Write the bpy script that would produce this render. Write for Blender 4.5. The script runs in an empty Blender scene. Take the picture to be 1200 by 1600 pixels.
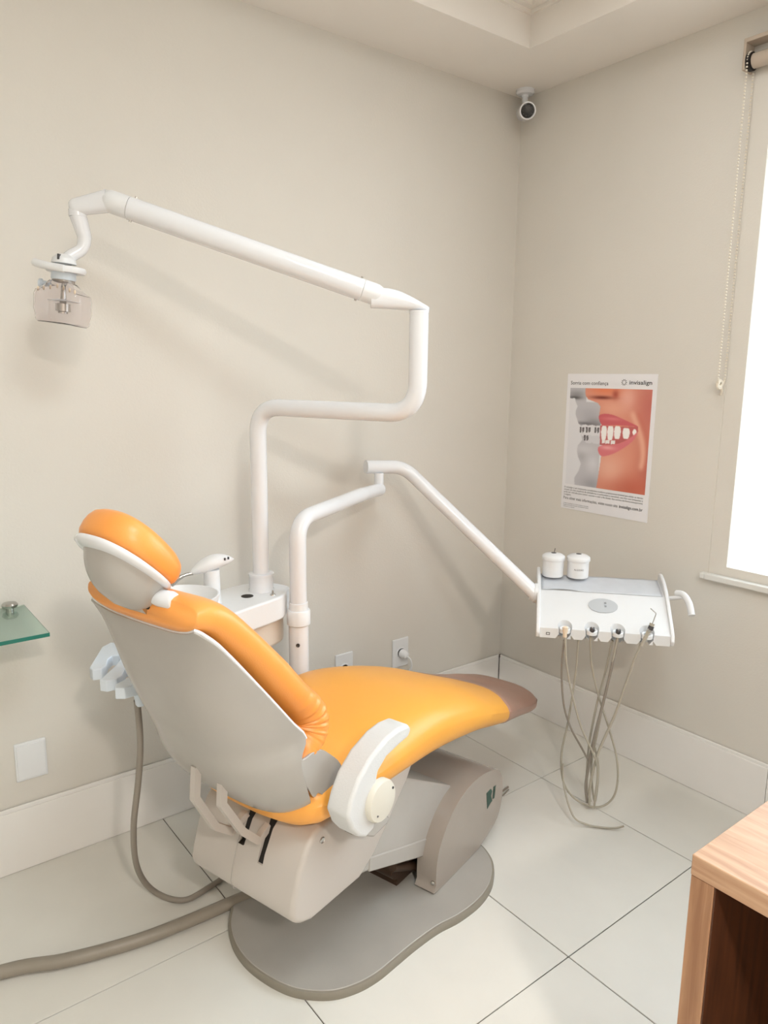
import bpy, bmesh, math, random
import numpy as np
from mathutils import Vector, Matrix
PI = math.pi
SC = bpy.context.scene
COL = SC.collection

# ------------------------------------------------------------------ camera, sky, lights, exposure
cd = bpy.data.cameras.new('camera'); cam = bpy.data.objects.new('camera', cd); COL.objects.link(cam)
_r = Vector((0.79243964, -0.60987198, 0.00977699)).normalized()
_f = Vector((0.60103843, 0.77803102, -0.18281283)).normalized()
_u = _r.cross(_f).normalized()
_m = Matrix((( _r.x, _u.x, -_f.x), (_r.y, _u.y, -_f.y), (_r.z, _u.z, -_f.z))).to_4x4()
_m.translation = Vector((-2.35214, -2.17525, 1.44079)); cam.matrix_world = _m
cd.sensor_fit = 'VERTICAL'; cd.sensor_height = 36.0; cd.lens = 1142.28 / 1600 * 36; cd.clip_start = 0.02
SC.camera = cam

world = bpy.data.worlds.new('world'); SC.world = world; world.use_nodes = True
bg = world.node_tree.nodes['Background']; bg.inputs[1].default_value = 5.6
_nt = world.node_tree; _tc = _nt.nodes.new('ShaderNodeTexCoord'); _sp = _nt.nodes.new('ShaderNodeSeparateXYZ'); _rp = _nt.nodes.new('ShaderNodeValToRGB')
_nt.links.new(_tc.outputs['Generated'], _sp.inputs[0]); _nt.links.new(_sp.outputs['Z'], _rp.inputs[0]); _nt.links.new(_rp.outputs[0], bg.inputs[0])
# overcast sky above, pale ground below the horizon
_rp.color_ramp.elements[0].position = 0.0; _rp.color_ramp.elements[0].color = (0.36, 0.36, 0.35, 1)
_rp.color_ramp.elements[1].position = 0.10; _rp.color_ramp.elements[1].color = (0.84, 0.93, 1.0, 1)

def area(name, loc, size, power, color, rot=(0, 0, 0), sy=None):
    l = bpy.data.lights.new(name, 'AREA'); l.energy = power; l.color = color; l.size = size
    if sy: l.shape = 'RECTANGLE'; l.size_y = sy
    o = bpy.data.objects.new(name, l); o.location = loc; o.rotation_euler = rot; COL.objects.link(o); return o
# ceiling panel behind the camera; three unseen fill lights added in the coffer
area('ceiling_panel_light', (-2.40, -3.60, 2.52), 0.22, 64, (1.0, 0.92, 0.84))
area('coffer_fill_light', (-1.80, -2.00, 2.62), 0.50, 17, (0.86, 0.96, 1.0))
area('coffer_fill_light', (-0.90, -1.10, 2.62), 0.50, 5, (0.97, 0.98, 1.0))
area('coffer_fill_light', (-3.10, -1.40, 2.62), 0.50, 1.0, (1.0, 1.0, 1.0))

SC.view_settings.view_transform = 'Standard'; SC.view_settings.look = 'None'
SC.view_settings.gamma = 1.0; SC.view_settings.use_curve_mapping = False
SC.view_settings.exposure = -0.04

# ------------------------------------------------------------------ materials
def srgb(r, g, b):
    f = lambda c: (c / 255 / 12.92) if c / 255 <= 0.04045 else ((c / 255 + 0.055) / 1.055) ** 2.4
    return (f(r), f(g), f(b), 1)
def mat(name, col, rough=0.5, metal=0.0, spec=0.5, coat=0.0, noise=0.0, nscale=20, bump=0.0, bscale=200, trans=0.0, ior=1.45, emit=None, alpha=1.0, col2=None):
    m = bpy.data.materials.new(name); m.use_nodes = True; nt = m.node_tree; b = nt.nodes['Principled BSDF']
    b.inputs['Base Color'].default_value = col; b.inputs['Roughness'].default_value = rough
    b.inputs['Metallic'].default_value = metal; b.inputs['Specular IOR Level'].default_value = spec
    b.inputs['Coat Weight'].default_value = coat; b.inputs['Coat Roughness'].default_value = 0.15
    b.inputs['Transmission Weight'].default_value = trans; b.inputs['IOR'].default_value = ior
    b.inputs['Alpha'].default_value = alpha
    tc = nt.nodes.new('ShaderNodeTexCoord')
    n = nt.nodes.new('ShaderNodeTexNoise'); n.inputs['Scale'].default_value = nscale; n.inputs['Detail'].default_value = 5
    nt.links.new(tc.outputs['Object'], n.inputs['Vector'])
    if noise > 0 or col2:
        mx = nt.nodes.new('ShaderNodeMix'); mx.data_type = 'RGBA'
        c2 = col2 or tuple(c * (1 - noise) for c in col[:3]) + (1,)
        mx.inputs[6].default_value = col; mx.inputs[7].default_value = c2
        rp = nt.nodes.new('ShaderNodeMapRange'); rp.inputs[1].default_value = 0.35; rp.inputs[2].default_value = 0.7
        nt.links.new(n.outputs['Fac'], rp.inputs[0]); nt.links.new(rp.outputs[0], mx.inputs[0])
        nt.links.new(mx.outputs[2], b.inputs['Base Color'])
    if bump > 0:
        n2 = nt.nodes.new('ShaderNodeTexNoise'); n2.inputs['Scale'].default_value = bscale; n2.inputs['Detail'].default_value = 3
        nt.links.new(tc.outputs['Object'], n2.inputs['Vector'])
        bp = nt.nodes.new('ShaderNodeBump'); bp.inputs['Strength'].default_value = bump; bp.inputs['Distance'].default_value = 0.002
        nt.links.new(n2.outputs['Fac'], bp.inputs['Height']); nt.links.new(bp.outputs[0], b.inputs['Normal'])
    if emit:
        b.inputs['Emission Color'].default_value = emit[0]; b.inputs['Emission Strength'].default_value = emit[1]
    return m
def wood(name, c1, c2, scale=(3, 3, 60), rough=0.45, rot=(0, 0, 0)):
    m = bpy.data.materials.new(name); m.use_nodes = True; nt = m.node_tree; b = nt.nodes['Principled BSDF']
    tc = nt.nodes.new('ShaderNodeTexCoord'); mp = nt.nodes.new('ShaderNodeMapping')
    mp.inputs['Scale'].default_value = scale; mp.inputs['Rotation'].default_value = rot
    nt.links.new(tc.outputs['Object'], mp.inputs['Vector'])
    n = nt.nodes.new('ShaderNodeTexNoise'); n.inputs['Scale'].default_value = 3.0; n.inputs['Detail'].default_value = 8; n.inputs['Distortion'].default_value = 0.4
    nt.links.new(mp.outputs[0], n.inputs['Vector'])
    rp = nt.nodes.new('ShaderNodeValToRGB'); rp.color_ramp.elements[0].position = 0.32; rp.color_ramp.elements[0].color = c2
    rp.color_ramp.elements[1].position = 0.68; rp.color_ramp.elements[1].color = c1
    nt.links.new(n.outputs['Fac'], rp.inputs[0]); nt.links.new(rp.outputs[0], b.inputs['Base Color'])
    bp = nt.nodes.new('ShaderNodeBump'); bp.inputs['Strength'].default_value = 0.15; bp.inputs['Distance'].default_value = 0.001
    nt.links.new(n.outputs['Fac'], bp.inputs['Height']); nt.links.new(bp.outputs[0], b.inputs['Normal'])
    b.inputs['Roughness'].default_value = rough
    return m
M = {
 'wall': mat('wall_paint', srgb(221, 217, 209), 0.85, noise=0.03, nscale=3, bump=0.25, bscale=160),
 'ceil': mat('ceiling_paint', srgb(238, 233, 226), 0.9, noise=0.02, nscale=4, bump=0.15, bscale=120),
 'tile': mat('porcelain_tile', srgb(228, 226, 219), 0.32, noise=0.04, nscale=6, bump=0.05, bscale=60),
 'grout': mat('grout', srgb(72, 64, 58), 0.9),
 'base': mat('baseboard_porcelain', srgb(242, 240, 237), 0.4, noise=0.03, nscale=5),
 'enamel': mat('white_enamel', srgb(232, 234, 238), 0.22, coat=0.4, noise=0.02, nscale=8),
 'plastic': mat('white_plastic', srgb(232, 234, 236), 0.35, noise=0.02, nscale=10),
 'tray_white': mat('tray_white_plastic', srgb(226, 228, 230), 0.3, noise=0.01),
 'shell': mat('light_grey_shell', srgb(178, 174, 168), 0.26, coat=0.3, noise=0.09, nscale=4.5),
 'hull': mat('light_grey_hull', srgb(196, 189, 182), 0.38, noise=0.03, nscale=7),
 'arm': mat('armrest_grey', srgb(216, 217, 217), 0.5, bump=0.25, bscale=260),
 'disc': mat('armrest_disc', srgb(218, 214, 202), 0.35),
 'cover': mat('taupe_pedestal', srgb(164, 154, 145), 0.22, coat=0.3, noise=0.04, nscale=9),
 'mat': mat('grey_base', srgb(170, 166, 159), 0.40, noise=0.08, nscale=8, bump=0.1),
 'rim': mat('base_rubber_rim', srgb(140, 134, 122), 0.55),
 'hose': mat('hose_grey', srgb(176, 170, 156), 0.4),
 'hose2': mat('hose_taupe', srgb(146, 138, 128), 0.42),
 'bighose': mat('floor_hose', srgb(150, 142, 130), 0.4, noise=0.08, nscale=14),
 'dark': mat('dark_gap', srgb(28, 24, 22), 0.6),
 'mech': mat('oily_mechanism', srgb(70, 52, 40), 0.4, metal=0.3),
 'chrome': mat('chrome', srgb(190, 188, 184), 0.18, metal=1.0),
 'steel': mat('dark_steel', srgb(92, 92, 96), 0.3, metal=0.8),
 'glass': mat('green_glass', srgb(198, 226, 216), 0.03, trans=0.95, ior=1.48),
 'glass_edge': mat('glass_edge', srgb(24, 120, 104), 0.1, trans=0.2, ior=1.48),
 'clear': mat('clear_polycarbonate', srgb(250, 247, 248), 0.05, trans=0.97, ior=1.25),
 'bluew': mat('bluish_white_plastic', srgb(216, 226, 236), 0.3),
 'tank': mat('cream_tank', srgb(224, 212, 198), 0.4),
 'linen': mat('wax_paper', srgb(206, 210, 216), 0.5, noise=0.06, nscale=25, bump=0.4, bscale=25),
 'greyoval': mat('grey_oval', srgb(188, 192, 196), 0.3),
 'ink': mat('ink', srgb(58, 56, 58), 0.7),
 'green': mat('dark_green_emblem', srgb(12, 66, 52), 0.3),
 'paper': mat('poster_paper', srgb(236, 235, 238), 0.3),
 'blind': mat('blind_fabric', srgb(190, 176, 160), 0.7, noise=0.03),
 'bead': mat('bead_plastic', srgb(230, 222, 206), 0.4),
 'sill': mat('sill_stone', srgb(226, 226, 222), 0.35, noise=0.03),
 'alu': mat('window_frame_grey', srgb(196, 196, 194), 0.4),
 'pane': mat('window_glass', srgb(250, 252, 252), 0.0, trans=1.0, ior=1.02),
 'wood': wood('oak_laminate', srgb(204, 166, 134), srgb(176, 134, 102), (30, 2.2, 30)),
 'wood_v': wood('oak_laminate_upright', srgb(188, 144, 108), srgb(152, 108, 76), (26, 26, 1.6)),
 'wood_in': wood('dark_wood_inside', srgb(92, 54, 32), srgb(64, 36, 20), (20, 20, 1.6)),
 'lcd': mat('lens_black', srgb(6, 6, 8), 0.08),
 'cream': mat('cream_connector', srgb(232, 214, 190), 0.35),
}
def leather(name, c1, c2, rough=0.3, scale=3.0, wr=0.0):
    m = mat(name, c1, rough, coat=0.3, noise=0.1, nscale=scale, bump=0.12, bscale=330, col2=c2)
    m.node_tree.nodes['Principled BSDF'].inputs['Coat Roughness'].default_value = 0.32
    return m
M['orange'] = leather('orange_vinyl', srgb(248, 168, 84), srgb(244, 154, 70), rough=0.4)
M['yellow'] = leather('amber_vinyl', srgb(248, 172, 76), srgb(240, 172, 58), rough=0.42, scale=2.0)
M['brown'] = leather('brown_foot_vinyl', srgb(188, 142, 122), srgb(160, 124, 108), rough=0.35)

# ------------------------------------------------------------------ helpers
def tag(o, label=None, cat=None, group=None, kind=None):
    if label: o['label'] = label
    if cat: o['category'] = cat
    if group: o['group'] = group
    if kind: o['kind'] = kind
    return o
def thing(name, label, cat, loc=(0, 0, 0), rz=0.0, group=None):
    o = bpy.data.objects.new(name, None); COL.objects.link(o); o.empty_display_size = 0.05
    o.location = loc; o.rotation_euler = (0, 0, rz); tag(o, label, cat, group)
    o['_m'] = 0; del o['_m']; return o
XF = {}                                    # world matrix of every thing / part
def wm(o):
    if o is None: return Matrix.Identity(4)
    if o.name in XF: return XF[o.name]
    m = Matrix.Translation(o.location) @ o.rotation_euler.to_matrix().to_4x4()
    if o.parent: m = wm(o.parent) @ m
    return m
def build(name, bm, material, parent=None, frame=None, smooth=True, bevel=0, bseg=2, sub=0, solid=0, auto=None, label=None, origin=None):
    """bm is in `frame` coordinates (world by default); the object gets its origin at the middle of its own bottom."""
    if frame is not None: bm.transform(frame)
    vs = [v.co for v in bm.verts]
    lo = Vector([min(v[i] for v in vs) for i in range(3)]); hi = Vector([max(v[i] for v in vs) for i in range(3)])
    org = Vector(origin) if origin is not None else Vector(((lo.x + hi.x) / 2, (lo.y + hi.y) / 2, lo.z))
    pw = wm(parent)
    loc = pw.inverted() @ org
    bm.transform((pw @ Matrix.Translation(loc)).inverted())
    bmesh.ops.recalc_face_normals(bm, faces=bm.faces)
    me = bpy.data.meshes.new(name); bm.to_mesh(me); bm.free()
    mats = material if isinstance(material, (list, tuple)) else [material]
    for m_ in mats: me.materials.append(m_)
    o = bpy.data.objects.new(name, me); COL.objects.link(o)
    o.parent = parent; o.location = loc
    XF[o.name] = pw @ Matrix.Translation(loc)
    if smooth:
        for p in me.polygons: p.use_smooth = True
        me.set_sharp_from_angle(angle=math.radians(auto or 35))
    if solid: s = o.modifiers.new('s', 'SOLIDIFY'); s.thickness = solid; s.offset = -1
    if bevel:
        b = o.modifiers.new('b', 'BEVEL'); b.width = bevel; b.segments = bseg; b.limit_method = 'ANGLE'; b.angle_limit = math.radians(35); b.harden_normals = False
    if sub: s = o.modifiers.new('u', 'SUBSURF'); s.levels = sub; s.render_levels = sub
    if label: o['label'] = label
    return o
def box(lo, hi, bm=None):
    bm = bm or bmesh.new()
    r = bmesh.ops.create_cube(bm, size=1)
    for v in r['verts']:
        v.co = Vector([lo[i] + (v.co[i] + 0.5) * (hi[i] - lo[i]) for i in range(3)])
    return bm
def frame_of(z):
    z = Vector(z).normalized(); a = Vector((0, 0, 1)) if abs(z.z) < 0.95 else Vector((1, 0, 0))
    x = a.cross(z).normalized(); y = z.cross(x); return x, y, z
def cyl(p, q, r1, r2=None, seg=24, bm=None, caps=True):
    bm = bm or bmesh.new(); r2 = r1 if r2 is None else r2
    p = Vector(p); q = Vector(q); x, y, z = frame_of(q - p)
    R = []
    for c, r in ((p, r1), (q, r2)):
        R.append([bm.verts.new(c + x * (r * math.cos(2 * PI * i / seg)) + y * (r * math.sin(2 * PI * i / seg))) for i in range(seg)])
    for i in range(seg): bm.faces.new((R[0][i], R[0][(i + 1) % seg], R[1][(i + 1) % seg], R[1][i]))
    if caps: bm.faces.new(R[0]); bm.faces.new(R[1])
    return bm
def lathe(base, axis, prof, seg=32, bm=None, cap=True):
    bm = bm or bmesh.new(); base = Vector(base); x, y, z = frame_of(axis); R = []
    for r, h in prof:
        r = max(r, 1e-5)
        R.append([bm.verts.new(base + z * h + x * (r * math.cos(2 * PI * i / seg)) + y * (r * math.sin(2 * PI * i / seg))) for i in range(seg)])
    for a, b in zip(R, R[1:]):
        for i in range(seg): bm.faces.new((a[i], a[(i + 1) % seg], b[(i + 1) % seg], b[i]))
    if cap: bm.faces.new(R[0]); bm.faces.new(R[-1])
    return bm
def fillet(pts, rads, n=8):
    """polyline with rounded corners"""
    P = [Vector(p) for p in pts]; out = [P[0]]
    for i in range(1, len(P) - 1):
        a = (P[i - 1] - P[i]); b = (P[i + 1] - P[i]); r = rads[i - 1] if isinstance(rads, (list, tuple)) else rads
        la, lb = a.length, b.length; a.normalize(); b.normalize()
        ang = a.angle(b); d = min(r / math.tan(ang / 2), la * 0.49, lb * 0.49)
        s, e = P[i] + a * d, P[i] + b * d
        for k in range(n + 1):
            t = k / n; out.append(s * (1 - t) ** 2 + P[i] * 2 * t * (1 - t) + e * t ** 2)
    out.append(P[-1]); return out
def smooth_path(pts, n=8):
    P = [Vector(p) for p in pts]; P = [P[0] * 2 - P[1]] + P + [P[-1] * 2 - P[-2]]; out = []
    for i in range(1, len(P) - 2):
        for k in range(n):
            t = k / n; a, b, c, d = P[i - 1:i + 3]
            out.append(0.5 * ((2 * b) + (c - a) * t + (2 * a - 5 * b + 4 * c - d) * t * t + (3 * b - a - 3 * c + d) * t ** 3))
    out.append(P[-2]); return out
def tube(path, r, seg=16, bm=None, caps=True, dome=False):
    bm = bm or bmesh.new(); P = [Vector(p) for p in path]; N = len(P)
    rr = [r(i / (N - 1)) if callable(r) else r for i in range(N)]
    T = [(P[min(i + 1, N - 1)] - P[max(i - 1, 0)]).normalized() for i in range(N)]
    x, y, _ = frame_of(T[0]); R = []
    for i in range(N):
        x = (x - T[i] * x.dot(T[i])).normalized(); y = T[i].cross(x)
        R.append([bm.verts.new(P[i] + (x * math.cos(2 * PI * k / seg) + y * math.sin(2 * PI * k / seg)) * rr[i]) for k in range(seg)])
    for a, b in zip(R, R[1:]):
        for i in range(seg): bm.faces.new((a[i], a[(i + 1) % seg], b[(i + 1) % seg], b[i]))
    if caps: bm.faces.new(R[0]); bm.faces.new(R[-1])
    return bm
def prism(poly, a, b, fn, bm=None):
    """polygon (p,q) swept between a and b; fn(p,q,s)->point"""
    bm = bm or bmesh.new()
    A = [bm.verts.new(fn(p, q, a)) for p, q in poly]; B = [bm.verts.new(fn(p, q, b)) for p, q in poly]
    bm.faces.new(A); bm.faces.new(B[::-1]); n = len(poly)
    for i in range(n): bm.faces.new((A[i], A[(i + 1) % n], B[(i + 1) % n], B[i]))
    return bm
def catmull2(pts, n=5, closed=True):
    P = [Vector((p[0], p[1], 0)) for p in pts]; N = len(P); out = []
    for i in range(N if closed else N - 1):
        a, b, c, d = (P[(i + k - 1) % N] if closed else P[min(max(i + k - 1, 0), N - 1)] for k in range(4))
        for k in range(n):
            t = k / n; v = 0.5 * ((2 * b) + (c - a) * t + (2 * a - 5 * b + 4 * c - d) * t * t + (3 * b - a - 3 * c + d) * t ** 3)
            out.append((v.x, v.y))
    if not closed: out.append((P[-1].x, P[-1].y))
    return out
def grid(rows, bm=None, closed=False):
    bm = bm or bmesh.new(); R = [[bm.verts.new(p) for p in r] for r in rows]
    for a, b in zip(R, R[1:]):
        n = len(a)
        for i in range(n if closed else n - 1): bm.faces.new((a[i], a[(i + 1) % n], b[(i + 1) % n], b[i]))
    return bm, R
def sphere(c, r, bm=None, sx=1, sy=1, sz=1, u=20, v=12):
    bm = bm or bmesh.new(); q = bmesh.ops.create_uvsphere(bm, u_segments=u, v_segments=v, radius=r)
    for w in q['verts']: w.co = Vector((w.co.x * sx + c[0], w.co.y * sy + c[1], w.co.z * sz + c[2]))
    return bm
def text_bm(s, size, bold=False, sx=1.0, depth=0.0):
    cu = bpy.data.curves.new('t', 'FONT'); cu.body = s; cu.size = size; cu.extrude = depth; cu.resolution_u = 2
    if bold: cu.offset = size * 0.012
    o = bpy.data.objects.new('t', cu); COL.objects.link(o); bpy.context.view_layer.update()
    me = o.to_mesh(); bm = bmesh.new(); bm.from_mesh(me); o.to_mesh_clear()
    bpy.data.objects.remove(o); bpy.data.curves.remove(cu)
    for v in bm.verts: v.co.x *= sx
    return bm
def fit(bm, w):      # scale flat text to width w, anchored at left baseline
    xs = [v.co.x for v in bm.verts]; k = w / (max(xs) - min(xs)); x0 = min(xs)
    for v in bm.verts: v.co.x = (v.co.x - x0) * k
    return bm

# ------------------------------------------------------------------ room shell
XL, YB, CH = -4.1, -4.4, 2.53            # far left end, back end, ceiling height
WY0, WY1, WZ0, WZ1 = -0.94, -2.9, 0.79, 2.41     # window opening in the right wall (x = 0)
def struct(name, bm, m, parent=None, **k):
    k.setdefault('smooth', False); o = build(name, bm, m, parent, **k)
    if parent is None: o['kind'] = 'structure'
    return o
struct('wall_left', box((XL, 0, 0), (0.2, 0.12, CH + 0.3)), M['wall'])
bm = box((0, WY0, 0), (0.2, 0, CH + 0.3)); box((0, YB, 0), (0.2, WY1, CH + 0.3), bm)
box((0, WY1, 0), (0.2, WY0, WZ0), bm); box((0, WY1, WZ1), (0.2, WY0, CH + 0.3), bm)
struct('wall_right', bm, M['wall'])
struct('wall_rear', box((XL, YB - 0.12, 0), (0.2, YB, CH + 0.3)), M['wall'])
struct('wall_side', box((XL - 0.12, YB - 0.12, 0), (XL, 0.12, CH + 0.3)), M['wall'])
# ceiling with a recessed coffer; step mouldings around it
RX, RY = -0.318, -0.32
bm = bmesh.new()
box((XL, RY, CH), (0, 0, CH + 0.1), bm); box((RX, YB, CH), (0, RY, CH + 0.1), bm)
box((XL, YB, CH), (-3.6, RY, CH + 0.1), bm); box((-3.6, YB, CH), (RX, -4.0, CH + 0.1), bm)
box((XL, YB, CH + 0.145), (0.0, 0, CH + 0.25), bm)
ceil = struct('ceiling', bm, M['ceil'])
def ring(x0, x1, y0, y1, z0, z1, t, bm):
    box((x0, y0, z0), (x1, y0 + t, z1), bm); box((x0, y1 - t, z0), (x1, y1, z1), bm)
    box((x0, y0 + t, z0), (x0 + t, y1 - t, z1), bm); box((x1 - t, y0 + t, z0), (x1, y1 - t, z1), bm)
bm = bmesh.new(); ring(-3.61, RX + 0.010, -4.01, RY + 0.010, CH + 0.0005, CH + 0.112, 0.013, bm)
ring(-3.61, RX + 0.010, -4.01, RY + 0.010, CH + 0.112, CH + 0.152, 0.045, bm); ring(-3.61, RX + 0.010, -4.01, RY + 0.010, CH + 0.100, CH + 0.112, 0.024, bm)
struct('trim_1', bm, M['ceil'])
# floor tiles with real joints
T, EX, FY, J = 0.6, -0.3863, -0.5895, 0.0028
floor = struct('floor', box((XL, YB, -0.06), (0.0, 0.0, -0.004)), M['grout'])
tile_meshes = {}
for i in range(-1, 7):
    for j in range(-1, 7):
        x1, x0 = min(EX + T - i * T - T + T, 0), max(EX - i * T, XL)
        x1 = min(x0 + T if x0 == EX - i * T else EX - i * T + T, 0.0)
        y0 = max(FY - j * T, YB); y1 = min(FY - j * T + T, 0.0)
        if x1 - x0 < 0.02 or y1 - y0 < 0.02: continue
        key = (round(x1 - x0, 3), round(y1 - y0, 3))
        c = ((x0 + x1) / 2, (y0 + y1) / 2)
        if key not in tile_meshes:
            o = build('floor_tile', box((x0 + J / 2, y0 + J / 2, -0.004), (x1 - J / 2, y1 - J / 2, 0.0)), M['tile'], floor, smooth=False, bevel=0.0008, bseg=1, origin=(c[0], c[1], -0.004))
            tile_meshes[key] = o
        else:
            o = tile_meshes[key].copy(); COL.objects.link(o); o.parent = floor
            o.location = Vector((c[0], c[1], -0.004)) - wm(floor).translation
        o.name = 'tile'
# baseboards: porcelain strips cut into pieces with thin joints, small ledge on top
BB = 0.2036
bl = struct('baseboard_left', box((XL, -0.004, 0), (-0.013, 0, BB - 0.002)), M['grout'])
for a, b in ((-0.0125, -1.2), (-1.2, -2.4), (-2.4, -3.6), (-3.6, XL)):
    bm = box((b + 0.001, -0.012, 0.001), (a - 0.001, -0.0035, BB - 0.012)); box((b + 0.001, -0.010, BB - 0.012), (a - 0.001, -0.003, BB), bm)
    build('panel', bm, M['base'], bl, smooth=False, bevel=0.001, bseg=1)
br = struct('baseboard_right', box((-0.004, YB, 0), (0, -0.004, BB - 0.002)), M['grout'])
for a, b in ((-0.0135, -1.21), (-1.21, -2.41), (-2.41, -3.61), (-3.61, YB)):
    bm = box((-0.012, b + 0.001, 0.001), (-0.0035, a - 0.001, BB - 0.012)); box((-0.010, b + 0.001, BB - 0.012), (-0.003, a - 0.001, BB), bm)
    build('panel', bm, M['base'], br, smooth=False, bevel=0.001, bseg=1)
# window: frame, pane, stone sill
bm = bmesh.new()
fx0, fx1 = 0.004, 0.045
z0_, z1_ = WZ0 + 0.034, WZ1 - 0.04
box((fx0, WY1 + 0.06, WZ0), (fx1, WY0 - 0.06, z0_), bm); box((fx0, WY1 + 0.06, z1_), (fx1, WY0 - 0.06, WZ1), bm)
box((fx0, WY0 - 0.06, WZ0), (fx1, WY0, WZ1), bm); box((fx0, WY1, WZ0), (fx1, WY1 + 0.06, WZ1), bm)
box((fx0, -1.95, z0_), (fx1, -1.89, z1_), bm)
wf = struct('window_1', bm, M['wall'])
build('pane', box((0.022, WY1 + 0.05, WZ0 + 0.03), (0.026, WY0 - 0.05, WZ1 - 0.03)), M['pane'], wf, smooth=False)
struct('trim_2', box((-0.026, WY1 - 0.03, WZ0 - 0.016), (0.003, WY0 - 0.001, WZ0 + 0.004)), M['sill'], bevel=0.003)['label'] = 'pale stone window sill'
struct('trim_3', box((-0.0262, WY0 - 0.0008, WZ0 - 0.016), (-0.0005, WY0 + 0.016, WZ0 + 0.004)), M['sill'], bevel=0.003)

# ------------------------------------------------------------------ roller blind, rolled up at the head of the window
rb = thing('roller_blind', 'beige roller blind rolled up at the top of the bright window', 'blind', (0.0, -1.6, 2.33))
bm = box((-0.052, WY1 + 0.02, 2.425), (0.0, -0.926, 2.437)); box((-0.052, -0.934, 2.35), (0.0, -0.926, 2.43), bm)
build('head_bracket', bm, M['blind'], rb, smooth=False, bevel=0.002)
build('fabric_roll', cyl((-0.028, WY1 + 0.05, 2.375), (-0.028, -0.95, 2.375), 0.021, seg=28), M['blind'], rb)
build('chain_wheel', cyl((-0.028, -0.948, 2.375), (-0.028, -0.936, 2.375), 0.026, seg=28), M['dark'], rb)
bm = bmesh.new()
zc = 2.375
pts = []
z = zc
while z > 1.436: pts.append((-0.052, -0.942, z)); pts.append((-0.012, -0.942 + 0.0, z)); z -= 0.0095
for k in range(12):
    a = PI * k / 11; pts.append((-0.032 - 0.02 * math.cos(a), -0.942, zc + 0.026 * math.sin(a)))
for p in pts: bmesh.ops.create_icosphere(bm, subdivisions=1, radius=0.0032, matrix=Matrix.Translation((p[0], p[1], p[2])))
o = build('bead_chain', bm, M['bead'], rb); o['kind'] = 'stuff'
bm = tube(smooth_path([(-0.052, -0.942, 1.44), (-0.045, -0.94, 1.425), (-0.032, -0.94, 1.418), (-0.018, -0.94, 1.425), (-0.012, -0.942, 1.44)], 5), 0.003, 8)
build('chain_guide', lathe((-0.034, -0.934, 1.425), (0, -1, 0), [(0.016, 0), (0.018, 0.003), (0.016, 0.008), (0.007, 0.009), (0.006, 0.0)], 20, bm), M['bead'], rb)
build('guide_tail', tube(smooth_path([(-0.03, -0.938, 1.424), (-0.012, -0.936, 1.405), (-0.004, -0.93, 1.392)], 5), 0.004, 8), M['bead'], rb)

# ------------------------------------------------------------------ poster
PY0, PZ1, PW, PH = -0.304, 1.457, 0.392, 0.532
def pp(s, t, x=-0.0016): return Vector((x, PY0 - s * PW, PZ1 - t * PH))
po = thing('poster', 'advertising poster with a smiling mouth, half grey with braces, on the right wall', 'poster', (0, PY0 - PW / 2, PZ1 - PH))
build('sheet', box((-0.0014, PY0 - PW, PZ1 - PH), (-0.0002, PY0, PZ1)), M['paper'], po, smooth=False)
# the printed photograph: vertex colours drawn from simple shapes
NX, NY = 210, 230
S0, S1, T0, T1 = 0.041, 0.957, 0.102, 0.812
ss, tt = np.meshgrid(np.linspace(S0, S1, NX), np.linspace(T0, T1, NY))
def inside(poly):
    x, y = ss, tt; r = np.zeros(x.shape, bool); n = len(poly)
    for i in range(n):
        (x1, y1), (x2, y2) = poly[i], poly[(i + 1) % n]
        c = ((y1 > y) != (y2 > y)) & (x < (x2 - x1) * (y - y1) / (y2 - y1 + 1e-12) + x1); r ^= c
    return r
def soft(mask, k):
    m = mask.astype(float)
    for _ in range(k):
        p = np.pad(m, 1, mode='edge'); m = (p[:-2, 1:-1] + p[2:, 1:-1] + p[1:-1, :-2] + p[1:-1, 2:] + p[1:-1, 1:-1] * 2) / 6
    return m[..., None]
def C3(r, g, b): return np.array([r, g, b], float)
img = np.zeros((NY, NX, 3)) + C3(228, 228, 232)
def paint(poly, col, k=2, cat=True, a=1.0):
    global img
    m = soft(inside(catmull2(poly, 5) if cat else poly), k) * a; img = img * (1 - m) + (np.array(col) * np.ones_like(img)) * m
def blob(cx, cy, rx, ry, col, a=1.0, clip=None):
    global img
    m = np.exp(-(((ss - cx) / rx) ** 2 + ((tt - cy) / ry) ** 2))[..., None] * a
    if clip is not None: m = m * clip
    img = img * (1 - m) + C3(*col) * m
# grey half
grey = [(0.03, 0.09), (0.24, 0.09), (0.24, 0.2), (0.42, 0.2), (0.44, 0.83), (0.16, 0.83), (0.15, 0.76), (0.20, 0.70), (0.22, 0.65), (0.18, 0.6), (0.165, 0.56), (0.17, 0.52), (0.22, 0.475), (0.2, 0.43), (0.19, 0.37), (0.165, 0.36), (0.125, 0.30), (0.12, 0.27), (0.14, 0.235), (0.11, 0.195), (0.105, 0.175), (0.05, 0.178), (0.03, 0.17)]
paint(grey, (196, 195, 200), 2, False)
g = soft(inside(grey), 1)
blob(0.12, 0.15, 0.1, 0.03, (140, 138, 140), 0.8, g); blob(0.10, 0.172, 0.08, 0.012, (70, 66, 66), 0.8, g)
blob(0.3, 0.29, 0.14, 0.05, (176, 174, 180), 0.7, g); blob(0.28, 0.355, 0.16, 0.013, (96, 92, 96), 0.8, g); blob(0.35, 0.34, 0.1, 0.03, (140, 138, 142), 0.7, g)
blob(0.25, 0.54, 0.12, 0.03, (214, 213, 217), 0.7, g); blob(0.36, 0.64, 0.07, 0.06, (222, 221, 226), 0.8, g); blob(0.36, 0.79, 0.12, 0.05, (160, 158, 164), 0.8, g); blob(0.22, 0.6, 0.05, 0.03, (176, 174, 178), 0.6, g)
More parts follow.
